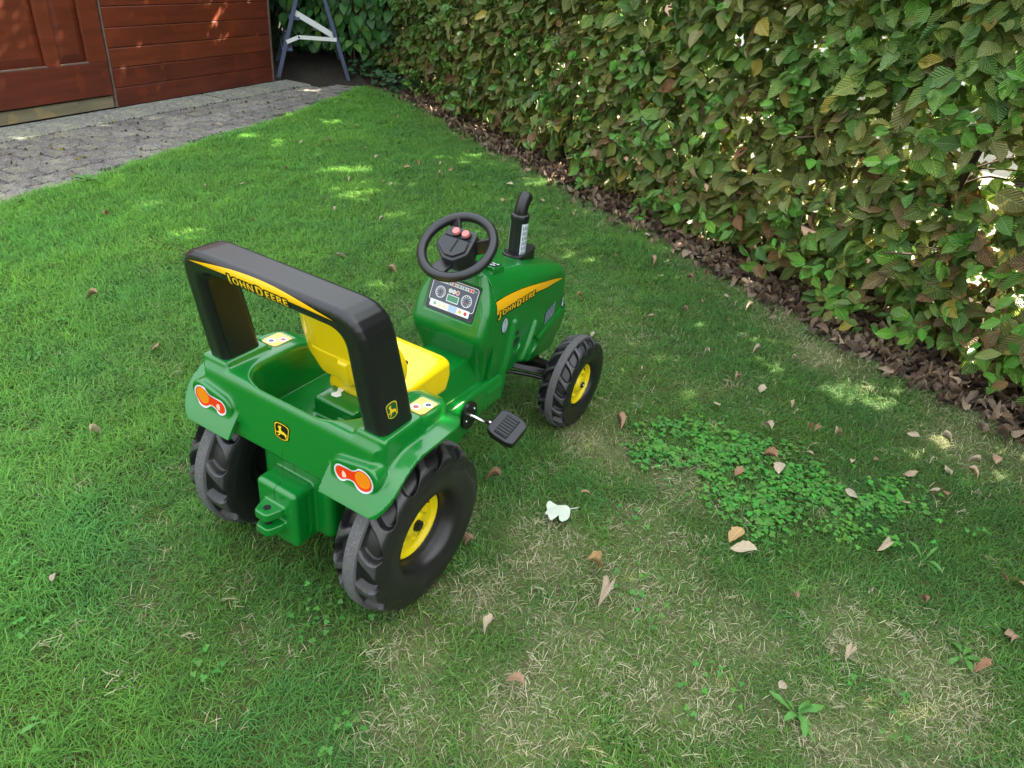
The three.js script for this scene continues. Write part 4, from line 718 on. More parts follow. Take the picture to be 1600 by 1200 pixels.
// --- exhaust
const ex = new THREE.Group(); ex.name = 'exhaust'; ex.position.set(0.69, 0, 0); tractor.add(ex);
{
  const st = new THREE.Shape(); st.moveTo(-0.014, -0.029); st.lineTo(0.045, -0.024); st.quadraticCurveTo(0.075, -0.018, 0.075, 0); st.quadraticCurveTo(0.075, 0.018, 0.045, 0.024); st.lineTo(-0.014, 0.029); st.quadraticCurveTo(-0.036, 0.024, -0.036, 0); st.quadraticCurveTo(-0.036, -0.024, -0.014, -0.029);
  part(ex, 'exhaust_base', new THREE.ExtrudeGeometry(st, { depth: 0.042, bevelEnabled: true, bevelSize: 0.003, bevelThickness: 0.003, bevelSegments: 2, curveSegments: 10 }).rotateX(-Math.PI / 2), TM.black, [0, 0.466, 0]);
  part(ex, 'exhaust_pipe', new THREE.LatheGeometry([[0.0225, 0.50], [0.0225, 0.597], [0.0245, 0.6], [0.0245, 0.610], [0.022, 0.6145], [0.016, 0.615], [0.014, 0.612]].map((p) => new THREE.Vector2(...p)), 40), TM.black);
  const C = new THREE.CatmullRomCurve3([V3(0.0, 0.606, 0), V3(0.001, 0.622, 0), V3(0.007, 0.640, 0), V3(0.02, 0.655, 0)]), g = new THREE.TubeGeometry(C, 20, 0.0175, 20);
  part(ex, 'exhaust_tip', mergeGeometries([g, new THREE.CircleGeometry(0.0175, 20).applyQuaternion(new THREE.Quaternion().setFromUnitVectors(V3(0, 0, 1), C.getTangent(1))).translate(0.02, 0.655, 0)]), TM.black);
  part(ex, 'exhaust_cap', new THREE.SphereGeometry(0.0175, 20, 12).scale(1, 0.62, 1).applyQuaternion(new THREE.Quaternion().setFromUnitVectors(V3(0, 1, 0), C.getTangent(1))), TM.black, [0.02, 0.655, 0]);
  const grill = canvasTex(128, 256, (c, w, h) => { c.fillStyle = '#c3cdd6'; c.fillRect(0, 0, w, h); c.fillStyle = '#20262c'; for (let j = 0; j < 6; j++) for (let i = 0; i < 6; i++) { c.save(); c.translate(14 + i * 17.5, 22 + j * 39); c.beginPath(); c.moveTo(4, 0); c.lineTo(11, 0); c.lineTo(8, 28); c.lineTo(1, 28); c.fill(); c.restore(); } });
  for (const s of [1, -1]) { const gg = new THREE.CylinderGeometry(0.0235, 0.0235, 0.088, 18, 1, true, s > 0 ? -0.75 : Math.PI - 0.75, 1.5); part(ex, 'exhaust_grille', gg, print(grill), [0, 0.549, 0]); }
}

// --- steering wheel
{
  const sw = new THREE.Group(); sw.name = 'steering_wheel'; sw.position.set(0.41, 0.602, 0); sw.rotation.z = 35 * Math.PI / 180; tractor.add(sw);   // local y is the column's axis
  part(sw, 'wheel_rim', new THREE.TorusGeometry(0.0855, 0.0115, 18, 72).rotateX(Math.PI / 2), TM.gloss);
  for (const [a, w] of [[0.62, 0.026], [-1.15 + Math.PI * 2, 0.026], [Math.PI - 0.15, 0.034]]) part(sw, 'spoke', bar([0.03 * Math.cos(a), -0.012, 0.03 * Math.sin(a) * -1], [0.08 * Math.cos(a), -0.002, -0.08 * Math.sin(a)], 0.009, w * 1.25), TM.gloss);
  const hs = new THREE.Shape(roundPoly([[0.036, -0.036], [0.036, 0.034], [-0.016, 0.042], [-0.044, 0.008], [-0.044, -0.02], [-0.02, -0.042]], 0.008).map((p) => new THREE.Vector2(...p)));
  part(sw, 'horn_pad', new THREE.ExtrudeGeometry(hs, { depth: 0.034, bevelEnabled: true, bevelSize: 0.004, bevelThickness: 0.004, bevelSegments: 2 }).rotateX(-Math.PI / 2), TM.gloss, [0, -0.022, 0]);
  const bp = new THREE.Shape(roundPoly([[0.008, -0.032], [0.006, 0.036], [-0.016, 0.038], [-0.038, 0.006], [-0.038, -0.016], [-0.018, -0.036]], 0.005).map((p) => new THREE.Vector2(...p)));
  part(sw, 'pad_plate', new THREE.ExtrudeGeometry(bp, { depth: 0.003, bevelEnabled: true, bevelSize: 0.0012, bevelThickness: 0.0012, bevelSegments: 1 }).rotateX(-Math.PI / 2), TM.gloss, [0, 0.0165, 0]);
  part(sw, 'pad_groove', new RoundedBoxGeometry(0.003, 0.001, 0.07, 1, 0.0004), TM.hole, [0.0125, 0.0169, 0.0]); part(sw, 'pad_groove', new RoundedBoxGeometry(0.035, 0.001, 0.003, 1, 0.0004), TM.hole, [-0.012, 0.0214, 0.006]);
  for (const z of [-0.009, 0.017]) { part(sw, 'horn_button', new THREE.CylinderGeometry(0.0085, 0.0095, 0.011, 24), TM.pink, [0.0235, 0.0215, z]); part(sw, 'button_collar', new THREE.CylinderGeometry(0.0115, 0.012, 0.005, 24), TM.black, [0.0235, 0.0185, z]); }
  part(sw, 'column', new THREE.CylinderGeometry(0.022, 0.03, 0.07, 24), TM.gloss, [0.0, -0.054, 0]);
}

// --- cranks and pedals
for (const s of [1, -1]) {
  const g = new THREE.Group(); g.name = 'pedal_crank'; g.position.set(0.338, 0.222, 0); if (s < 0) g.rotation.set(0, 0, 0); tractor.add(g);
  const dx = s > 0 ? 1 : -1;
  part(g, 'crank_plate', new THREE.CylinderGeometry(0.03, 0.03, 0.008, 28).rotateX(Math.PI / 2).scale(1, 1.25, 1), TM.black, [0, 0.0, s * 0.1135]);
  for (const [a, b] of [[0.015, 0.014], [0.018, -0.012], [-0.017, -0.008]]) part(g, 'screw', new THREE.SphereGeometry(0.0035, 10, 8), TM.chrome, [a, b, s * 0.118]);
  part(g, 'crank', tube([[0, 0, s * 0.105], [0.004 * dx, -0.002, s * 0.125], [0.016 * dx, -0.012 * dx, s * 0.146], [0.03 * dx, -0.02 * dx, s * 0.152], [0.036 * dx, -0.022 * dx, s * 0.17]], 0.0055, 10, 24), TM.chrome);
  const p = new THREE.Group(); p.name = 'pedal'; p.position.set(0.041 * dx, -0.024 * dx, s * 0.2); p.rotation.set(0.2, 0, 0.4); g.add(p);
  const ps = new THREE.Shape(roundPoly([[-0.03, -0.036], [0.03, -0.036], [0.036, -0.02], [0.036, 0.02], [0.03, 0.036], [-0.03, 0.036], [-0.036, 0.02], [-0.036, -0.02]], 0.006).map((q) => new THREE.Vector2(...q)));
  part(p, 'pedal_block', new THREE.ExtrudeGeometry(ps, { depth: 0.018, bevelEnabled: true, bevelSize: 0.003, bevelThickness: 0.003, bevelSegments: 2 }).rotateX(-Math.PI / 2), TM.gloss, [0, -0.009, 0]);
  part(p, 'pedal_pad', new RoundedBoxGeometry(0.06, 0.004, 0.036, 2, 0.0015), TM.rubber, [0, 0.0135, 0]);
  for (let k = -3; k <= 3; k++) part(p, 'pad_rib', new RoundedBoxGeometry(0.0045, 0.003, 0.034, 1, 0.001), TM.rubber, [k * 0.0082, 0.0163, 0]);
}

// --- prints
function deer(c, x, y, s, col) {   // a leaping stag
  const P = [[-0.34, -0.3], [-0.24, -0.36], [-0.27, -0.47], [-0.18, -0.37], [-0.1, -0.5], [-0.11, -0.36], [0.02, -0.46], [-0.06, -0.32], [-0.08, -0.22], [-0.02, -0.08], [0.14, -0.06], [0.3, -0.02], [0.38, 0.06], [0.44, 0.02], [0.42, 0.12], [0.4, 0.26], [0.5, 0.46], [0.42, 0.44], [0.3, 0.24], [0.22, 0.16], [0.06, 0.18], [-0.1, 0.16], [-0.14, 0.3], [-0.3, 0.4], [-0.34, 0.34], [-0.22, 0.26], [-0.22, 0.14], [-0.36, 0.2], [-0.5, 0.14], [-0.48, 0.08], [-0.36, 0.12], [-0.26, 0.04], [-0.22, -0.1], [-0.26, -0.22]];
  c.fillStyle = col; c.beginPath(); P.forEach(([a, b], i) => i ? c.lineTo(x + a * s, y + b * s) : c.moveTo(x + a * s, y + b * s)); c.closePath(); c.fill();
}
const shieldPath = (c, w, h, m) => { c.beginPath(); c.moveTo(w * 0.16 + m, h * 0.06 + m); c.quadraticCurveTo(w * 0.5, m * 1.2, w * 0.84 - m, h * 0.06 + m); c.quadraticCurveTo(w - m, h * 0.1 + m, w - m, h * 0.22 + m); c.lineTo(w * 0.96 - m, h * 0.68); c.quadraticCurveTo(w * 0.95 - m, h * 0.8, w * 0.84 - m, h * 0.84 - m * 0.5); c.quadraticCurveTo(w * 0.5, h - m, w * 0.16 + m, h * 0.84 - m * 0.5); c.quadraticCurveTo(w * 0.05 + m, h * 0.8, w * 0.04 + m, h * 0.68); c.lineTo(m, h * 0.22 + m); c.quadraticCurveTo(m, h * 0.1 + m, w * 0.16 + m, h * 0.06 + m); c.closePath(); };
const badge = (field, rim2) => canvasTex(256, 288, (c, w, h) => { c.clearRect(0, 0, w, h); shieldPath(c, w, h, 4); c.fillStyle = rim2; c.fill(); shieldPath(c, w, h, 14); c.fillStyle = '#e8b820'; c.fill(); shieldPath(c, w, h, 26); c.fillStyle = field; c.fill(); deer(c, w * 0.5, h * 0.5, w * 0.72, '#f0c41e'); });
{
  const g1 = sticker(body, [-0.2, 0.385, -0.002], [0, 0, 1], [0, 1, 0], [1, 0, 0], 0.042, 0.043, 8, 8); part(tractor, 'badge', g1, print(badge('#0b0b0b', '#0b0b0b')));
  const g2 = sticker(rollBar, [-0.082, 0.507, 0.26], [1, 0, 0], [-0.2, 1, 0], [0, 0, -1], 0.031, 0.043, 6, 8); part(tractor, 'badge', g2, print(badge('#0d5a2c', '#0d5a2c')));
  // tail lights: left one mirrored
  const tail = (mir) => canvasTex(320, 200, (c, w, h) => {
    if (mir) { c.translate(w, 0); c.scale(-1, 1); }
    c.clearRect(0, 0, w, h); const blob2 = (m) => { c.beginPath(); c.arc(232, 96, 82 - m, -2.05, 2.5); c.quadraticCurveTo(140, 132 - m * 0.7, 104, 154 - m * 0.9); c.arc(68, 112, 58 - m, 0.95, 4.45); c.quadraticCurveTo(112, 52 + m, 150, 56 + m * 0.6); c.quadraticCurveTo(178, 46 + m, 194, 24 + m); c.closePath(); };
    blob2(0); c.fillStyle = '#ccd2d6'; c.fill(); blob2(9); c.fillStyle = '#a8adb2'; c.fill(); blob2(13); c.fillStyle = '#e2330f'; c.fill();
    c.fillStyle = '#ee8a14'; c.beginPath(); c.arc(232, 90, 58, 0, 7); c.fill(); c.strokeStyle = 'rgba(210,110,10,0.8)'; c.lineWidth = 3; for (let k = -60; k < 64; k += 9) { c.beginPath(); c.moveTo(232 + k, 90 - Math.sqrt(3600 - k * k) * 0.9); c.lineTo(232 + k, 90 + Math.sqrt(3600 - k * k) * 0.9); c.stroke(); }
    c.fillStyle = '#f4c4b0'; c.beginPath(); c.moveTo(78, 92); c.quadraticCurveTo(112, 102, 104, 132); c.quadraticCurveTo(88, 146, 76, 140); c.quadraticCurveTo(66, 116, 78, 92); c.fill();
  });
  for (const s of [1, -1]) part(tractor, 'tail_light', sticker(body, [-0.2, 0.382, s * 0.185], [0, 0, 1], [0, 1, 0], [1, 0, 0], 0.096, 0.06, 14, 9), print(tail(s < 0), { roughness: 0.25 }));
  // stripe with the name on the roll bar
  const word = (c, x, y, px, t = 'JOHN DEERE') => { c.font = 'bold italic ' + px + 'px sans-serif'; c.textBaseline = 'alphabetic'; };
  const name = (c, x0, y0, w, px) => {   // big J and D, small capitals
    let x = x0; const set = (t, k) => { c.font = 'bold ' + Math.round(px * k) + 'px sans-serif'; c.lineWidth = px * 0.30; c.strokeStyle = '#14170f'; c.lineJoin = 'round'; return c.measureText(t).width; };
    const seq = [['J', 1.25], ['OHN', 1], ['D', 1.25], ['EERE', 1]]; let tot = 0; for (const [t, k] of seq) tot += set(t, k) + px * 0.08; const sc = w / tot;
    c.save(); c.translate(x0, y0); c.scale(sc, 1); x = 0; for (const pass of [0, 1]) { x = 0; for (const [t, k] of seq) { const q = set(t, k); if (pass) { c.fillStyle = '#f2c01c'; c.fillText(t, x, t === 'J' || t === 'D' ? px * 0.08 : 0); } else c.strokeText(t, x, t === 'J' || t === 'D' ? px * 0.08 : 0); x += q + px * 0.08; } } c.restore();
  };
  const stripe = canvasTex(1024, 160, (c, w, h) => {
    c.clearRect(0, 0, w, h); const bow = (o, col) => { c.fillStyle = col; c.beginPath(); c.moveTo(6 - o, 84 + o); c.quadraticCurveTo(w * 0.5, -16 - o, w - 6 + o, 84 + o); c.quadraticCurveTo(w * 0.5, 72 + o * 1.2, 6 - o, 84 + o); c.fill(); };
    bow(4, '#3a2c08'); bow(0, '#f0b810'); name(c, w * 0.29, 118, w * 0.42, 58);
  });
  part(tractor, 'stripe', sticker(rollBar, [-0.21, 0.683, -0.010], [0, 0, 1], [-0.2, 1, 0], [1, 0, 0], 0.342, 0.052, 60, 10, 0.001), print(stripe));
  // bonnet stripe
  const SW = 0.392, SH = 0.078, SX = 0.4275, SY = 0.413;   // drawn in metres on the bonnet's side
  const side = (mir) => canvasTex(1600, 320, (c, w, h) => {
    const k = w / SW, X = (x) => (mir ? SX + SW - x : x - SX) * k, Y = (y) => h - (y - SY) * k;
    c.clearRect(0, 0, w, h);
    const sh = (o) => { c.beginPath(); c.moveTo(X(0.4325 - o), Y(0.4835 + o)); c.bezierCurveTo(X(0.55), Y(0.4895 + o), X(0.70), Y(0.4615 + o), X(0.808 + o), Y(0.4265)); c.bezierCurveTo(X(0.74), Y(0.4345 - o), X(0.69), Y(0.4375 - o), X(0.64), Y(0.4465 - o * 1.6)); c.lineTo(X(0.4325 - o), Y(0.4515 - o * 1.6)); c.closePath(); };
    sh(0.0016); c.fillStyle = '#10160a'; c.fill(); sh(0); c.fillStyle = '#efb416'; c.fill();
    c.save(); sh(0); c.clip(); c.strokeStyle = 'rgba(205,130,14,0.6)'; c.lineWidth = 3; for (let y = 0.40; y < 0.52; y += 0.0042) { c.beginPath(); c.moveTo(X(0.43), Y(y)); c.bezierCurveTo(X(0.55), Y(y + 0.007), X(0.7), Y(y - 0.02), X(0.81), Y(y - 0.06)); c.stroke(); } c.restore();
    name(c, mir ? X(0.64) : X(0.45), Y(0.4415), 0.176 * k, 0.019 * k);
  });
  for (const s of [1, -1]) part(tractor, 'stripe', sticker(hood, [SX + SW / 2, SY + SH / 2, s * 0.2], [s, 0, 0], [0, 1, 0], [0, 0, -s], SW, SH, 60, 14), print(side(s < 0)));
  part(tractor, 'stripe', sticker(hood, [0.762, 0.6, -0.002], [1, -0.25, 0], [0, 0, -1], [0, -1, 0], 0.055, 0.016, 12, 4), print(canvasTex(128, 64, (c, w, h) => { c.clearRect(0, 0, w, h); c.fillStyle = '#f0c030'; c.beginPath(); c.moveTo(0, 4); c.quadraticCurveTo(w * 0.6, 0, w, h * 0.5); c.quadraticCurveTo(w * 0.5, h, 0, h * 0.8); c.fill(); })));
  // round vent, grille slots, head lights, key plate
  part(tractor, 'round_vent', sticker(hood, [0.483, 0.408, 0.2], [1, 0, 0], [0, 1, 0], [0, 0, -1], 0.03, 0.044, 8, 8), print(canvasTex(128, 192, (c, w, h) => { c.clearRect(0, 0, w, h); c.fillStyle = '#20282e'; c.beginPath(); c.ellipse(w / 2, h / 2, w / 2 - 2, h / 2 - 2, 0, 0, 7); c.fill(); c.fillStyle = '#a9b9c4'; c.beginPath(); c.ellipse(w / 2, h / 2, w / 2 - 10, h / 2 - 10, 0, 0, 7); c.fill(); c.strokeStyle = '#5c6c78'; c.lineWidth = 8; c.beginPath(); c.moveTo(w * 0.42, h * 0.14); c.quadraticCurveTo(w * 0.7, h * 0.5, w * 0.46, h * 0.86); c.stroke(); })));
  part(tractor, 'vent_slots', sticker(hood, [0.742, 0.342, 0.2], [1, 0.14, 0], [0.05, 1, 0], [0, 0, -1], 0.066, 0.042, 10, 8), print(canvasTex(256, 160, (c, w, h) => { c.clearRect(0, 0, w, h); for (let k = 0; k < 6; k++) { c.fillStyle = '#1e2a4e'; c.fillRect(6 + k * 42, 4, 36, h - 8); c.fillStyle = '#aab6c6'; c.fillRect(18 + k * 42, 6, 17, h - 12); } })));
  for (const s of [1, -1]) part(tractor, 'head_light', sticker(hood, [0.835, 0.352, s * 0.2], [1, 0, 0], [-0.1, 1, 0], [0, 0, -s], 0.034, 0.052, 8, 10), print(canvasTex(96, 160, (c, w, h) => { c.clearRect(0, 0, w, h); c.fillStyle = '#151a18'; c.beginPath(); c.moveTo(6, 50); c.lineTo(w, 0); c.lineTo(w, h - 20); c.lineTo(4, h); c.fill(); c.fillStyle = '#b9cfd4'; c.beginPath(); c.moveTo(18, 56); c.lineTo(w, 14); c.lineTo(w, h - 34); c.lineTo(16, h - 16); c.fill(); })));
  part(tractor, 'key_plate', sticker(hood, [0.49, 0.6, 0.053], [0, 0, 1], [1, -0.15, 0], [0, -1, 0], 0.026, 0.034, 6, 6), print(canvasTex(96, 128, (c, w, h) => { c.fillStyle = '#20262a'; c.fillRect(0, 0, w, h); c.fillStyle = '#d8dee2'; c.fillRect(10, 12, 34, 24); c.fillRect(52, 12, 30, 24); c.beginPath(); c.arc(w / 2, 82, 24, 0, 7); c.fill(); c.fillStyle = '#20262a'; c.beginPath(); c.arc(w / 2, 82, 12, 0, 7); c.fill(); })));
  // dash
  const dash = canvasTex(768, 480, (c, w, h) => {
    const rr = (x, y, a, b, r) => { c.beginPath(); c.roundRect ? c.roundRect(x, y, a, b, r) : c.rect(x, y, a, b); };
    c.clearRect(0, 0, w, h); rr(0, 0, w, h, 40); c.fillStyle = '#23252c'; c.fill();
    rr(24, 20, w - 48, 330, 34); c.fillStyle = '#4a5263'; c.fill(); c.strokeStyle = '#e4e8ec'; c.lineWidth = 8; c.stroke();
    rr(56, 336, w - 130, 96, 14); c.fillStyle = '#dde4e8'; c.fill(); rr(360, 340, 130, 88, 4); c.fillStyle = '#a9c3e2'; c.fill();
    rr(110, 44, 560, 48, 8); c.fillStyle = '#e2e6ea'; c.fill(); for (let k = 0; k < 13; k++) { c.fillStyle = [0, 5, 11, 12].includes(k) ? '#cc4a50' : k % 2 ? '#97a4b4' : '#b9d0c2'; c.fillRect(118 + k * 42.5, 50, 36, 36); c.fillStyle = '#3c4450'; if (![0, 5, 11, 12].includes(k)) c.fillRect(130 + k * 42.5, 60, 12, 16); }
    const gauge = (x, y, r, a0) => { c.fillStyle = '#d9dee4'; c.beginPath(); c.arc(x, y, r, 0, 7); c.fill(); c.fillStyle = '#5a6474'; c.beginPath(); c.arc(x, y, r * 0.86, 0, 7); c.fill(); c.strokeStyle = '#f2f4f6'; c.lineWidth = 7; for (let k = 0; k < 10; k++) { const a = a0 + k * 0.52; c.beginPath(); c.moveTo(x + Math.cos(a) * r * 0.55, y + Math.sin(a) * r * 0.55); c.lineTo(x + Math.cos(a) * r * 0.82, y + Math.sin(a) * r * 0.82); c.stroke(); } c.fillStyle = '#222a36'; c.beginPath(); c.arc(x, y, r * 0.16, 0, 7); c.fill(); c.strokeStyle = '#d02c2c'; c.lineWidth = 6; c.beginPath(); c.moveTo(x, y); c.lineTo(x - r * 0.3, y + r * 0.5); c.stroke(); };
    gauge(176, 216, 80, 2.4); gauge(598, 222, 84, 2.6);
    rr(290, 206, 190, 100, 8); c.fillStyle = '#e4e8ec'; c.fill(); rr(300, 216, 170, 80, 4); c.fillStyle = '#4f9a76'; c.fill(); c.fillStyle = '#24503c'; for (let k = 0; k < 4; k++) { c.fillRect(312 + k * 40, 228, 24, 8); c.fillRect(312 + k * 40, 252, 24, 8); c.fillRect(312 + k * 40, 276, 24, 8); }
    for (const [x, col] of [[320, '#d4dad8'], [378, '#c8d2de'], [438, '#d85a58']]) { c.fillStyle = '#eceff1'; c.beginPath(); c.arc(x, 158, 30, 0, 7); c.fill(); c.fillStyle = col; c.beginPath(); c.arc(x, 158, 22, 0, 7); c.fill(); }
    for (const [x, col] of [[136, '#7fb79a'], [220, '#e9dba0'], [292, '#ecd79a'], [544, '#e2b23a'], [632, '#c8323a']]) { c.fillStyle = '#f6f7f4'; c.beginPath(); c.arc(x, 384, 36, 0, 7); c.fill(); c.fillStyle = col; c.beginPath(); c.arc(x, 384, 25, 0, 7); c.fill(); }
    c.fillStyle = '#59b08c'; c.beginPath(); c.arc(700, 66, 12, 0, 7); c.fill();
  });
  part(tractor, 'dash_panel', sticker(cowl, [0.36, 0.4935, 0], [0, 0, 1], [0.396, 0.918, 0], [0.918, -0.396, 0], 0.137, 0.086, 10, 8), print(dash, { roughness: 0.2 }));
  // fender stickers and the torn label on the box
  const pad = canvasTex(160, 128, (c, w, h) => { c.clearRect(0, 0, w, h); c.fillStyle = '#e9bd5c'; c.beginPath(); c.arc(24, 24, 24, Math.PI, 1.5 * Math.PI); c.arc(w - 24, 24, 24, 1.5 * Math.PI, 0); c.arc(w - 24, h - 24, 24, 0, 0.5 * Math.PI); c.arc(24, h - 24, 24, 0.5 * Math.PI, Math.PI); c.closePath(); c.fill(); for (const [x, y, col] of [[52, 40, '#c23430'], [112, 84, '#2c3d3a']]) { c.fillStyle = '#f4f2ea'; c.beginPath(); c.arc(x, y, 32, 0, 7); c.fill(); c.strokeStyle = '#b9a878'; c.lineWidth = 3; c.stroke(); c.fillStyle = col; c.beginPath(); c.arc(x, y, 17, 0, 7); c.fill(); c.fillStyle = '#6a7a76'; c.beginPath(); c.arc(x, y, 6, 0, 7); c.fill(); } });
  for (const s of [1, -1]) part(tractor, 'fender_sticker', sticker(body, [0.04, 0.52, s * 0.193], [s, 0, 0], [0, 0, -s], [0, -1, 0], 0.052, 0.042, 8, 6), print(pad, { roughness: 0.3 }));
  part(tractor, 'label_remnant', sticker(body, [0.042, 0.5, -0.022], [1, 0, 0], [0, 0, -1], [0, -1, 0], 0.045, 0.035, 6, 6), print(canvasTex(128, 96, (c, w, h) => { c.clearRect(0, 0, w, h); c.fillStyle = '#e8e8e2'; c.beginPath(); c.moveTo(8, 40); c.lineTo(30, 20); c.lineTo(60, 34); c.lineTo(96, 12); c.lineTo(122, 30); c.lineTo(108, 56); c.lineTo(70, 58); c.lineTo(44, 84); c.lineTo(14, 74); c.fill(); })));
  // raised wording along the sill
  const ink = canvasTex(1024, 64, (c, w, h) => { c.clearRect(0, 0, w, h); c.fillStyle = '#0c9a34'; c.font = '34px sans-serif'; c.textBaseline = 'middle'; c.fillText('rolly toys   Franz Schneider   Made in Germany', 10, h / 2); });
  part(tractor, 'lettering', sticker(body, [0.36, 0.243, 0.2], [1, 0, 0], [0, 1, 0], [0, 0, -1], 0.2, 0.0125, 20, 2, 0.0006), print(ink, { roughness: 0.35 }));
  const ink2 = canvasTex(256, 128, (c, w, h) => { c.clearRect(0, 0, w, h); c.fillStyle = '#0c9a34'; c.font = 'italic 84px serif'; c.textBaseline = 'middle'; c.fillText('rolly', 14, h / 2); });
  part(tractor, 'lettering', sticker(body, [0.455, 0.218, 0.2], [1, 0, 0], [0, 1, 0], [0, 0, -1], 0.06, 0.03, 8, 4, 0.0006), print(ink2, { roughness: 0.35 }));
  for (const [o, v, dir, h] of [[[-0.2, 0.302, 0], [0, 1, 0], [1, 0, 0], 0.05], [[-0.135, 0.35, 0], [1, 0, 0], [0, -1, 0], 0.05], [[-0.25, 0.256, 0], [0, 1, 0], [1, 0, 0], 0.03]]) part(tractor, 'mould_seam', sticker(body, o, [0, 0, 1], v, dir, 0.0016, h, 1, 10, 0.0003), std(RGB(0.0004, 0.07, 0.008), 0.5, { side: THREE.DoubleSide }));
  // holes and bolts
  for (const y of [0.2358, 0.1978]) part(tractor, 'hitch_hole', new THREE.CylinderGeometry(0.0075, 0.0075, 0.0006, 20), TM.hole, [-0.184, y, 0]);
  for (const [x, y] of [[0.538, 0.368], [0.636, 0.315]]) part(tractor, 'bolt_hole', new THREE.SphereGeometry(0.0065, 14, 8).scale(1, 1, 0.3), TM.hole, [x, y, halfW(x, y) + 0.008]);
  part(tractor, 'wing_screw', bar([0.545, 0.318, 0.098], [0.567, 0.334, 0.098], 0.007, 0.008), TM.gloss);
}

// ------------------------------------------------------------------ grass
{
  const r = rng(303), root = new THREE.Group();
  function clump(n, rad, len, w, lean, seed, flat = 0) {
    const q = rng(seed), pos = [], col = [], idx = [], nor = [];
    for (let b = 0; b < n; b++) {
      const a = q() * 6.28, d = Math.sqrt(q()) * rad, bx = Math.cos(a) * d, bz = Math.sin(a) * d, dir = q() * 6.28, L = len * (0.55 + q() * 0.8), W = w * (0.7 + q() * 0.6), le = lean * (0.35 + q() * 1.1), dx = Math.cos(dir), dz = Math.sin(dir), px = -dz, pz = dx, tone = 0.75 + q() * 0.5, S = 3, base = pos.length / 3;
      for (let i = 0; i <= S; i++) {
        const t = i / S, ang = Math.min(le * (0.35 + 0.9 * t), 1.75), hx = L * t * Math.sin(ang), hy = flat ? 0.004 + flat * Math.sin(t * 3) + L * t * Math.cos(ang) * 0.15 : L * t * Math.cos(ang), ww = W * (i === S ? 0.06 : 1 - 0.45 * t * t) * 0.5, k = tone * lerp(0.72, 1.08, t);
        for (const s of i === S ? [0] : [-1, 1]) { pos.push(bx + dx * hx + px * ww * s, hy, bz + dz * hx + pz * ww * s); const yel = lerp(0.16, 0, t); col.push(k * (1 + yel), k, k * (1 - yel)); const nx = -dx * Math.sin(0) * 0.3 + px * s * 0.35 - dx * Math.cos(ang), ny = Math.sin(ang) + 0.5, nz = pz * s * 0.35 - dz * Math.cos(ang), l = Math.hypot(nx, ny, nz); nor.push(nx / l, ny / l, nz / l); }
      }
      for (let i = 0; i < S; i++) { const o = base + i * 2; if (i === S - 1) idx.push(o, o + 1, o + 2); else idx.push(o, o + 1, o + 3, o, o + 3, o + 2); }
    }
    const g = new THREE.BufferGeometry(); g.setAttribute('position', new THREE.Float32BufferAttribute(pos, 3)); g.setAttribute('normal', new THREE.Float32BufferAttribute(nor, 3)); g.setAttribute('color', new THREE.Float32BufferAttribute(col, 3)); g.setIndex(idx); return g;
  }
  const blade = new THREE.MeshPhysicalMaterial({ color: 0xffffff, vertexColors: true, roughness: 0.7, specularIntensity: 0.35, transmission: 0.35, thickness: 0, ior: 1.4, side: THREE.DoubleSide });
  const strawM = new THREE.MeshPhysicalMaterial({ color: 0xffffff, vertexColors: true, roughness: 0.8, side: THREE.DoubleSide, specularIntensity: 0.3 });
  const G = [clump(22, 0.034, 0.028, 0.0016, 1.05, 1), clump(22, 0.036, 0.033, 0.0017, 1.25, 2), clump(20, 0.032, 0.042, 0.0019, 0.95, 3), clump(24, 0.034, 0.022, 0.0015, 1.3, 4)];
  const stalks = (n, rad, len, w, seed) => { const q = rng(seed), pos = [], col = [], nor = [], idx = []; for (let b = 0; b < n; b++) { const a = q() * 6.28, d = Math.sqrt(q()) * rad, L = len * (0.4 + q()), dir = q() * 6.28, dx = Math.cos(dir), dz = Math.sin(dir), h0 = 0.003 + q() * 0.012, h1 = h0 + (q() - 0.35) * 0.016, k = 0.7 + q() * 0.5, o = pos.length / 3, W = w * (0.6 + q() * 0.9) / 2, kx = (q() - 0.5) * 0.3; for (let i = 0; i <= 2; i++) { const t = i / 2, bx = Math.cos(a) * d + dx * L * t + dz * kx * L * t * t, bz = Math.sin(a) * d + dz * L * t - dx * kx * L * t * t; for (const sd of [-1, 1]) { pos.push(bx - dz * W * sd, Math.max(0.001, lerp(h0, h1, t)), bz + dx * W * sd); nor.push(-dz * 0.3 * sd, 1, dx * 0.3 * sd); col.push(k, k, k); } } idx.push(o, o + 1, o + 3, o, o + 3, o + 2, o + 2, o + 3, o + 5, o + 2, o + 5, o + 4); } const g = new THREE.BufferGeometry(); g.setAttribute('position', new THREE.Float32BufferAttribute(pos, 3)); g.setAttribute('normal', new THREE.Float32BufferAttribute(nor, 3)); g.setAttribute('color', new THREE.Float32BufferAttribute(col, 3)); g.setIndex(idx); return g; };
  const ST = [stalks(18, 0.036, 0.017, 0.0008, 11), stalks(16, 0.042, 0.023, 0.0007, 12)];
  const lists = [[], [], [], []], straw = [[], []];
  const inWheel = (x, z) => { const [a, b] = trIn(x, z); return (Math.abs(a) < 0.055 && Math.abs(Math.abs(b) - 0.205) < 0.055) || (Math.abs(a - FRONT.x) < 0.045 && Math.abs(Math.abs(b) - 0.178) < 0.042); };
  const Y = V3(0, 1, 0), q = new THREE.Quaternion();
  const area = (x, z, d) => { const [s, dn] = hedgeIn(x, z); return dn > -0.02 + 0.07 * fbm(x * 5, z * 5, 3) && onLawn(x, z) && z > -6.6; };
  let tries = 0; const want = 110000;
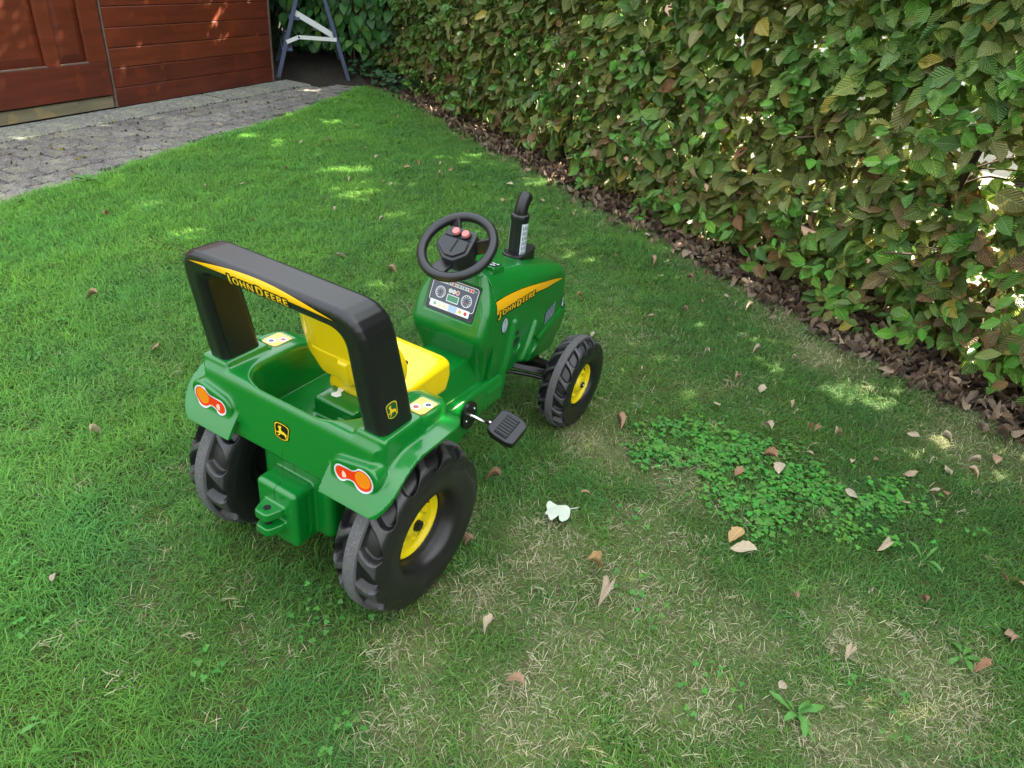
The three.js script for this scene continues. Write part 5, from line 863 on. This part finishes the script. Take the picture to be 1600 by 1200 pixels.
  for (let i = 0; i < want; i++) {
    // denser close to the camera
    const t = r(), z = 0.5 - 7 * Math.pow(t, 1.25), x = -2.9 + r() * 5.4; const dist = Math.hypot(x, z, 1.2);
    if (!area(x, z) || inWheel(x, z)) continue;
    const [s, dn] = hedgeIn(x, z), dr = clamp(dryness(x, z) + 0.35 * sst(0.22, 0.02, dn)), lu = lushness(x, z); if (r() < dr * 0.18) continue;
    const n = fbm(x * 6, z * 6, 15), warm = clamp(0.5 + 0.6 * fbm(x * 2.6, z * 2.6, 18) + (r() - 0.5) * 0.5);
    const c = RGB(lerp(0.066, 0.122, warm) * (1 + 0.3 * lu), lerp(0.225, 0.275, warm) * (1 + 0.3 * lu), lerp(0.06, 0.042, warm)).lerp(RGB(0.27, 0.3, 0.12), dr * 0.55).multiplyScalar((0.8 + 0.35 * r()) * (1 + 0.22 * sst(-0.7, -1.9, x) + 0.15 * sst(-0.4, -1.2, x) * sst(-2, -1, z) - 0.16 * sst(0.2, 0.9, x) * sst(-1.0, -1.6, z) + 0.28 * fbm(x * 1.9, z * 1.9, 50)));  // brighter left, darker hedge side: lawn light and shade painted into blade colour
    const k = lu > 0.45 && r() < 0.75 ? 2 : dr > 0.3 || r() < 0.3 ? 3 : r() < 0.5 ? 0 : 1;
    q.setFromAxisAngle(Y, r() * 6.28);
    const far = sst(2.5, 6, dist), sc = (0.75 + r() * 0.5) * (0.85 + 0.3 * n + 0.2 * lu);
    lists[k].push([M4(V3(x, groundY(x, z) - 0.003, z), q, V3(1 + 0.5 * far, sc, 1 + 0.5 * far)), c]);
  }
  for (let i = 0; i < 40000; i++) {
    const t = r(), z = 0.4 - 5.6 * Math.pow(t, 1.4), x = -2.6 + r() * 4.8; if (!area(x, z) || inWheel(x, z)) continue;
    const dr = clamp(dryness(x, z) + 0.4 * sst(0.3, 0.02, hedgeIn(x, z)[1])); if (r() > dr * 0.15 + 0.015) continue;
    const w = r(), c = RGB(lerp(0.24, 0.44, w), lerp(0.23, 0.41, w), lerp(0.12, 0.26, w));
    q.setFromAxisAngle(Y, r() * 6.28); straw[r() < 0.5 ? 0 : 1].push([M4(V3(x, groundY(x, z), z), q, 0.8 + r() * 0.5), c]);
  }
  const tan = [];
  for (let i = 0; i < 90000; i++) {   // bleached short blades standing among the green ones
    const t = r(), z = 0.4 - 5.6 * Math.pow(t, 1.4), x = -2.6 + r() * 4.8; if (!area(x, z) || inWheel(x, z)) continue;
    const dr = clamp(dryness(x, z) * 1.1 + 0.4 * sst(0.3, 0.02, hedgeIn(x, z)[1])); if (r() > dr * 0.5 + 0.03 || fbm(x * 14, z * 14, 40) < -0.12) continue;
    const w = r(); q.setFromAxisAngle(Y, r() * 6.28); tan.push([M4(V3(x, groundY(x, z) - 0.002, z), q, V3(1.1, 0.7 + r() * 0.5, 1.1)), RGB(lerp(0.24, 0.48, w), lerp(0.27, 0.47, w), lerp(0.14, 0.32, w))]);
  }
  instanced(scene, 'dry_grass', clump(13, 0.04, 0.026, 0.0011, 1.3, 21), strawM, tan, 'short bleached grass blades in the worn foreground lawn', 'grass');
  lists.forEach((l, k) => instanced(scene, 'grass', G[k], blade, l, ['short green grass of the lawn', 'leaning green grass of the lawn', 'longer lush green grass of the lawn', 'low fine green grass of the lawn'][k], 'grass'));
  straw.forEach((l, k) => instanced(scene, 'dry_grass', ST[k], strawM, l, ['dry straw coloured grass matted in the bare lawn patches', 'longer dry straw stalks lying in the lawn'][k], 'grass'));

  // clover and creeping weeds
  const lobe = (L, W, seed) => leafGeo({ L, W, bend: 0.5, fold: 0.1, rows: 4, seed, peak: 0.6 });
  const tri = []; for (let k = 0; k < 3; k++) tri.push(lobe(0.0085, 0.0085, 80 + k).rotateX(-Math.PI / 2 + 0.25).rotateY(k * 2.09).translate(0, 0, 0));
  const stem = new THREE.CylinderGeometry(0.0006, 0.0007, 0.03, 4, 1).translate(0, -0.015, 0);
  const clov = mergeGeometries([...tri, stem]);
  const cm = new THREE.MeshPhysicalMaterial({ color: 0xffffff, roughness: 0.6, specularIntensity: 0.4, transmission: 0.3, thickness: 0, ior: 1.4, side: THREE.DoubleSide });
  const leafIt = (x, z, h, s, c) => [M4(V3(x, groundY(x, z) + h, z), new THREE.Quaternion().setFromEuler(new THREE.Euler((r() - 0.5) * 0.7, r() * 6.28, (r() - 0.5) * 0.7)), s), c];
  const patch = [];
  const gauss = () => (r() + r() + r() + r() - 2) * 1.1;
  for (const [cx, cz, R] of CLOVER) for (let i = 0; i < R * R * 30000; i++) { const x = cx + gauss() * R * 0.85, z = cz + gauss() * R * 0.75; if (fbm(x * 11, z * 11, 2) + 0.5 * (r() - 0.5) < -0.02 || !area(x, z)) continue; patch.push(leafIt(x, z, 0.004 + r() * 0.017, 0.45 + r() * 0.85, RGB(0.06 + r() * 0.07, 0.22 + r() * 0.14, 0.04 + r() * 0.02))); }
  instanced(scene, 'clover', clov, cm, patch, 'bright green patch of clover leaves to the right of the tractor', 'clover');
  const small = [[0.313, -1.333, 0.05], [0.327, -1.117, 0.05], [0.353, -1.024, 0.04], [-0.335, -0.948, 0.051], [-0.346, -0.899, 0.037], [-1.693, -2.029, 0.038], [-1.475, -1.991, 0.038], [-0.848, -0.842, 0.034], [0.456, -0.863, 0.052], [-0.266, -0.991, 0.053], [1.241, -1.408, 0.037], [-1.016, -2.064, 0.082], [-1.404, -1.713, 0.069], [0.801, -0.88, 0.054], [-1.481, -2.558, 0.094], [-0.227, -0.699, 0.033], [-0.492, -0.792, 0.029]];
  const bits = [];
  for (const [cx, cz, R] of small) for (let i = 0; i < 5 + R * 150; i++) { const a = r() * 6.28, d = Math.sqrt(r()) * R * 1.4; bits.push(leafIt(cx + Math.cos(a) * d, cz + Math.sin(a) * d, 0.016 + r() * 0.016, 0.5 + r() * 0.45, RGB(0.06 + r() * 0.05, 0.22 + r() * 0.1, 0.04 + r() * 0.02))); }
  for (let i = 0; i < 900; i++) { const x = -2.4 + r() * 4, z = -0.5 - r() * 3.4; if (area(x, z) && fbm(x * 3, z * 3, 30) > 0.2) bits.push(leafIt(x, z, 0.014 + r() * 0.018, 0.4 + r() * 0.5, RGB(0.06 + r() * 0.05, 0.22 + r() * 0.1, 0.04 + r() * 0.02))); }
  instanced(scene, 'lawn_weeds', clov, cm, bits, 'small scattered clover leaves among the lawn grass', 'weeds');

  // single weeds that stand out
  const wm = new THREE.MeshPhysicalMaterial({ color: RGB(0.1, 0.29, 0.05), map: leafTex(7, 0.85, 1.1, 0.6), roughness: 0.55, transmission: 0.3, thickness: 0, ior: 1.4, side: THREE.DoubleSide });
  const weed = (x, z, n, L, W, name, label, up) => { const w = thing(name, label, 'weed', [x, groundY(x, z), z]); for (let k = 0; k < n; k++) { const a = k * 2.4 + r() * 1.6, g = leafGeo({ L: L * (0.5 + r() * 0.8), W: W * (0.7 + r() * 0.6), bend: 0.4 + r() * 1.3, fold: 0.2 + r() * 0.5, twist: (r() - 0.5) * 1.2, rows: 10, seed: 120 + k, peak: 0.68, jag: 0.55 }); const m = part(w, 'leaf', g, wm); M4(V3(Math.cos(a) * 0.006, 0.006 + k * 0.002, Math.sin(a) * 0.006), basisQuat(V3(Math.cos(a), up * (0.5 + r() * 1.4), Math.sin(a)), V3(-Math.cos(a) * up + (r() - 0.5) * 0.6, 1, -Math.sin(a) * up + (r() - 0.5) * 0.6)), 1).decompose(m.position, m.quaternion, m.scale); } part(w, 'root_crown', new THREE.SphereGeometry(0.006, 8, 6), wm, [0, 0.004, 0]); };
  weed(0.613, -0.843, 9, 0.05, 0.011, 'dandelion_rosette', 'green toothed leaf rosette in the lawn at bottom right', 0.45);
  weed(1.065, -1.312, 4, 0.06, 0.01, 'grass_weed', 'upright narrow light green weed near the right lawn edge', 1.6);
  weed(-2.17, -3.3, 5, 0.05, 0.03, 'round_weed', 'pale green broad leaved weed beside the paving edge', 0.7);
  weed(1.025, -1.029, 5, 0.032, 0.013, 'flat_rosette', 'small flat grey green rosette right of the dandelion', 0.3);
  weed(-0.72, -0.66, 4, 0.026, 0.008, 'broad_rosette', 'leafy weed rosette in the lower left corner of the lawn', 0.5);
}

// ------------------------------------------------------------------ dead leaves
{
  const r = rng(909);
  const dmap = leafTex(10, 0.6, 1.15, 0.75), db = leafBump(10, 0.75);
  const dm = (c) => new THREE.MeshPhysicalMaterial({ color: RGB(...c), map: dmap, bumpMap: db, bumpScale: 0.0018, roughness: 0.8, side: THREE.DoubleSide, transmission: 0.12, thickness: 0, ior: 1.4 });
  const mats = [[0.55, 0.4, 0.28], [0.48, 0.31, 0.2], [0.64, 0.52, 0.38], [0.42, 0.23, 0.14], [0.6, 0.48, 0.37], [0.62, 0.4, 0.18]].map(dm);
  const geo = []; for (let k = 0; k < 8; k++) geo.push(leafGeo({ L: 0.07, W: 0.045, bend: [0.6, 1.2, -0.7, 1.8, 0.3, -1.3, 1.0, 2.1][k], fold: [0.35, 0.6, 0.2, 0.9, 0.15, 0.5, 1.2, 0.7][k], twist: [0.3, -0.6, 0.8, 0.2, -0.9, 1.2, -0.2, 0.5][k], rows: 9, seed: 200 + k, jag: 0.3, curl: [0, 1.2, 0, 2, 0.6, 1.4, 2.2, 0.8][k] }));
  const stalk = new THREE.CylinderGeometry(0.0006, 0.0009, 0.014, 5).translate(0, -0.007, 0);
  const drop = (x, z, k, m, size, label, group) => {
    const o = thing('fallen_leaf', label, 'leaf', [x, groundY(x, z) + 0.026 + r() * 0.008, z], 0, group);
    const flip = k === 2 || k === 5 ? -1 : 1, b = new THREE.Group();
    const az = r() * 6.28, q = basisQuat(V3(Math.cos(az), (r() - 0.5) * 0.3, Math.sin(az)), V3((r() - 0.5) * 0.5, flip, (r() - 0.5) * 0.5)); size *= 0.76;
    o.quaternion.copy(q); o.scale.setScalar(size); part(o, 'leaf_blade', geo[k], mats[m]); part(o, 'leaf_stalk', stalk, mats[m]);
  };
  // leaves that can be told apart
  const own = [[0.219, -1.158, 3, 5, 1.15, 'curled ochre leaf with rolled rim right of the rear wheel'], [0.267, -1.095, 6, 4, 1.1, 'pale narrow shrivelled leaf below the curled ochre leaf'], [0.612, -1.331, 0, 5, 1.0, 'flat light brown leaf at the near edge of the clover patch'], [0.631, -1.258, 4, 2, 1.15, 'pale beige leaf lying just below the flat light brown one'], [0.781, -1.646, 1, 3, 1.15, 'reddish brown folded leaf in the middle of the clover patch'],
    [1.275, -1.236, 0, 5, 1.0, 'upright orange brown leaf close to the right picture edge'], [1.148, -1.078, 5, 1, 1.2, 'large torn brown leaf at the lower right of the lawn'], [0.938, -1.503, 2, 4, 1.1, 'long beige leaf draped over the right part of the clover'], [0.797, -1.784, 1, 4, 0.9, 'pale crumpled leaf at the far edge of the clover patch'], [0.021, -0.956, 3, 2, 0.75, 'small pale curled leaf below the right rear wheel']];
  for (const a of own) drop(...a);
  own.length;
  drop(-0.044, -1.186, 7, 1, 0.9, 'brown curled leaf leaning beside the right rear wheel'); drop(-0.002, -1.42, 1, 3, 0.9, 'brown leaf on the grass under the right pedal'); drop(-1.066, -1.405, 3, 2, 0.75, 'pinkish dry leaf alone left of the left rear wheel'); drop(-1.465, -2.143, 1, 1, 0.9, 'brown leaf in the grass left of the roll bar');
  drop(-0.795, -2.726, 4, 2, 1.0, 'pale twisted leaf behind the roll bar'); drop(-0.562, -2.653, 1, 1, 1.0, 'reddish brown leaf left of the steering wheel'); drop(-0.132, -4.006, 0, 2, 1.25, 'large cream coloured leaf behind the exhaust tip'); drop(0.322, -1.754, 6, 1, 0.9, 'narrow brown leaf in front of the right front wheel');
  // many more that nothing tells apart
  const groups = [['small brown leaf on the lawn between tractor and paving', 'leaves scattered on the lawn behind the tractor', [[-1.84, -2.856], [-1.636, -3.385], [-1.117, -1.869], [-1.483, -3.503], [-1.384, -3.825], [-1.019, -3.79], [-0.828, -3.808], [-0.782, -3.79], [-0.581, -4.29], [-0.174, -3.739], [0.04, -3.822], [-1.473, -4.419], [-1.37, -4.371], [-1.32, -4.478], [-1.252, -4.934], [-1.088, -4.442], [-1.071, -5.396], [-0.708, -4.233], [-0.742, -4.105], [-0.563, -4.046], [-0.5, -4.183], [-0.462, -4.609], [-0.34, -3.885], [-0.967, -4.264], [-0.904, -4.737], [-0.7, -3.2], [-0.3, -3.4], [-0.95, -3.3], [-1.25, -3.0]]],
    ['dry brown leaf on the lawn along the hedge beyond the tractor', 'leaves fallen along the hedge side of the lawn', [[0.399, -3.56], [0.571, -3.429], [0.568, -3.091], [0.607, -2.919], [0.218, -2.611], [0.272, -2.294], [0.521, -2.517], [0.649, -2.609], [0.741, -2.694], [0.853, -2.787], [0.895, -2.325], [1.015, -2.282], [0.747, -2.068], [0.846, -2.069], [0.542, -3.875], [0.694, -3.251], [0.736, -2.921], [0.403, -3.079], [0.428, -2.058], [0.66, -1.894], [0.13, -3.668], [0.355, -4.164], [0.216, -3.647], [0.905, -1.965], [1.002, -1.808], [0.691, -2.252], [0.3, -3.95], [0.45, -3.7], [0.62, -3.5], [0.8, -3.0], [0.95, -2.7]]],
    ['dry curled leaf lying on or around the clover patch', 'leaves on and around the clover patch', [[0.924, -1.826], [0.962, -1.84], [0.927, -1.745], [0.896, -1.686], [0.777, -1.616], [0.666, -1.584], [1.003, -1.667], [1.08, -1.697], [1.277, -1.846], [1.294, -1.707], [1.359, -1.704], [1.228, -1.594], [1.106, -1.507], [1.196, -1.665], [1.491, -1.799], [1.42, -1.75], [1.24, -1.57], [1.35, -1.86]]],
    ['small dry leaf on the worn lawn in the foreground', 'leaves on the foreground lawn', [[0.989, -1.344], [0.088, -0.824], [0.69, -1.117], [0.991, -1.152], [1.229, -1.28], [1.063, -0.995], [0.586, -0.88], [0.773, -1.002], [0.873, -1.163], [0.208, -1.399], [-0.87, -0.93]]]];
  const LAND = [[-1.9, -3.4, 'near the paving edge'], [-1.3, -4.7, 'on the far lawn towards the stepladder'], [-0.75, -4.1, 'on the far lawn between paving and hedge'], [-0.4, -3.4, 'on the lawn behind the steering wheel'], [0.1, -3.9, 'near the hedge beyond the exhaust pipe'], [0.5, -3.5, 'by the hedge foot in the middle distance'], [0.6, -2.8, 'between the bonnet and the hedge'],
    [0.4, -2.2, 'just beyond the right front wheel'], [0.9, -2.2, 'by the hedge litter beyond the clover'], [0.85, -1.7, 'on the clover patch'], [1.3, -1.75, 'right of the clover patch near the litter'], [1.0, -1.15, 'on the lower right lawn'], [0.2, -0.9, 'in the foreground below the right rear wheel'], [-1.0, -1.5, 'on the lawn left of the tractor']];
  const HUE = ['tan', 'brown', 'pale beige', 'reddish brown', 'pinkish beige'], FORM = ['flat', 'half folded', 'upturned', 'tightly rolled', 'twisted', 'arched', 'curled', 'crumpled'], used = new Set();
  for (const [, group, list] of groups) for (const [x, z] of list) {
    let best = null, bd = 9; for (const l of LAND) { const d = Math.hypot(x - l[0], z - l[1]); if (d < bd) { bd = d; best = l; } }
    let k, m, label; do { k = Math.floor(r() * 8); m = Math.floor(r() * 5); label = HUE[m] + ' ' + FORM[k] + ' dead leaf ' + best[2]; } while (used.has(label)); used.add(label);
    drop(x, z, k, m, 0.45 + r() * 0.42, label, group);
  }

  // pale lobed leaf
  const prof = [[185, 185], [230, 190], [275, 212], [330, 200], [375, 198], [415, 212], [420, 285], [392, 335], [350, 362], [318, 345], [303, 302], [288, 322], [235, 360], [206, 346], [200, 320], [168, 312], [164, 292], [182, 265], [162, 226], [165, 208]].map(([a, b]) => [(a - 300) * 0.00024, (270 - b) * 0.00034]);
  const sh = new THREE.Shape(roundPoly(prof, 0.008).map((p) => new THREE.Vector2(...p))), lg = new THREE.ExtrudeGeometry(sh, { depth: 0.0006, bevelEnabled: false, curveSegments: 4 }), lp = lg.attributes.position;
  for (let i = 0; i < lp.count; i++) { const x = lp.getX(i), y = lp.getY(i); lp.setZ(i, lp.getZ(i) + 0.004 * Math.cos(x * 120 + 1) * Math.cos(y * 90) - 2.2 * x * x - 1.2 * y * y); } lg.computeVertexNormals();
  const lo = thing('lobed_leaf', 'pale silvery green lobed leaf lying upside down on the lawn right of the tractor', 'leaf', [0.152, groundY(0.152, -1.312) + 0.03, -1.312]);
  const lm2 = std(RGB(0.56, 0.62, 0.5), 0.75, { side: THREE.DoubleSide, transmission: 0.1, thickness: 0 });
  lo.quaternion.copy(basisQuat(V3(0.1, 0.12, -1), V3(0.05, 1, 0.12))); part(lo, 'leaf_blade', lg, lm2); part(lo, 'leaf_stalk', tube([[0.026, 0.018, -0.001], [0.036, 0.02, 0.002], [0.046, 0.025, 0.003]], 0.0011, 6, 6), lm2);

  // litter under the hedge
  const items = [[], [], [], []], cols = [[0.26, 0.17, 0.11], [0.17, 0.1, 0.065], [0.4, 0.3, 0.21], [0.11, 0.07, 0.045], [0.3, 0.22, 0.155]];
  for (let i = 0; i < 11000; i++) {
    const s = -0.6 + r() * 8.6, d = 0.07 - r() * 0.85 + 0.07 * fbm(s * 3, 1, 8); if (d > 0.0 && r() < 0.75) continue;
    const p = hedgeAt(s, d); p.y = groundY(p.x, p.z) + 0.004 + r() * 0.028;
    const k = Math.floor(r() * 4), c = cols[Math.floor(r() * 5)], v = 0.55 + r() * 0.55;
    items[k].push([M4(p, basisQuat(V3(Math.cos(r() * 6.28), (r() - 0.5) * 0.5, Math.sin(r() * 6.28)), V3((r() - 0.5) * 0.8, r() < 0.3 ? -1 : 1, (r() - 0.5) * 0.8)), 0.5 + r() * 0.5), RGB(c[0] * v, c[1] * v, c[2] * v)]);
  }
  const lm = dm([1, 1, 1]); items.forEach((l, k) => instanced(scene, 'leaf_litter', geo[[0, 1, 5, 3][k]], lm, l, ['brown leaf litter matted under the hedge', 'folded brown leaf litter under the hedge', 'twisted brown leaf litter under the hedge', 'curled brown leaf litter under the hedge'][k], 'leaf litter'));
}

renderer.render(scene, camera);
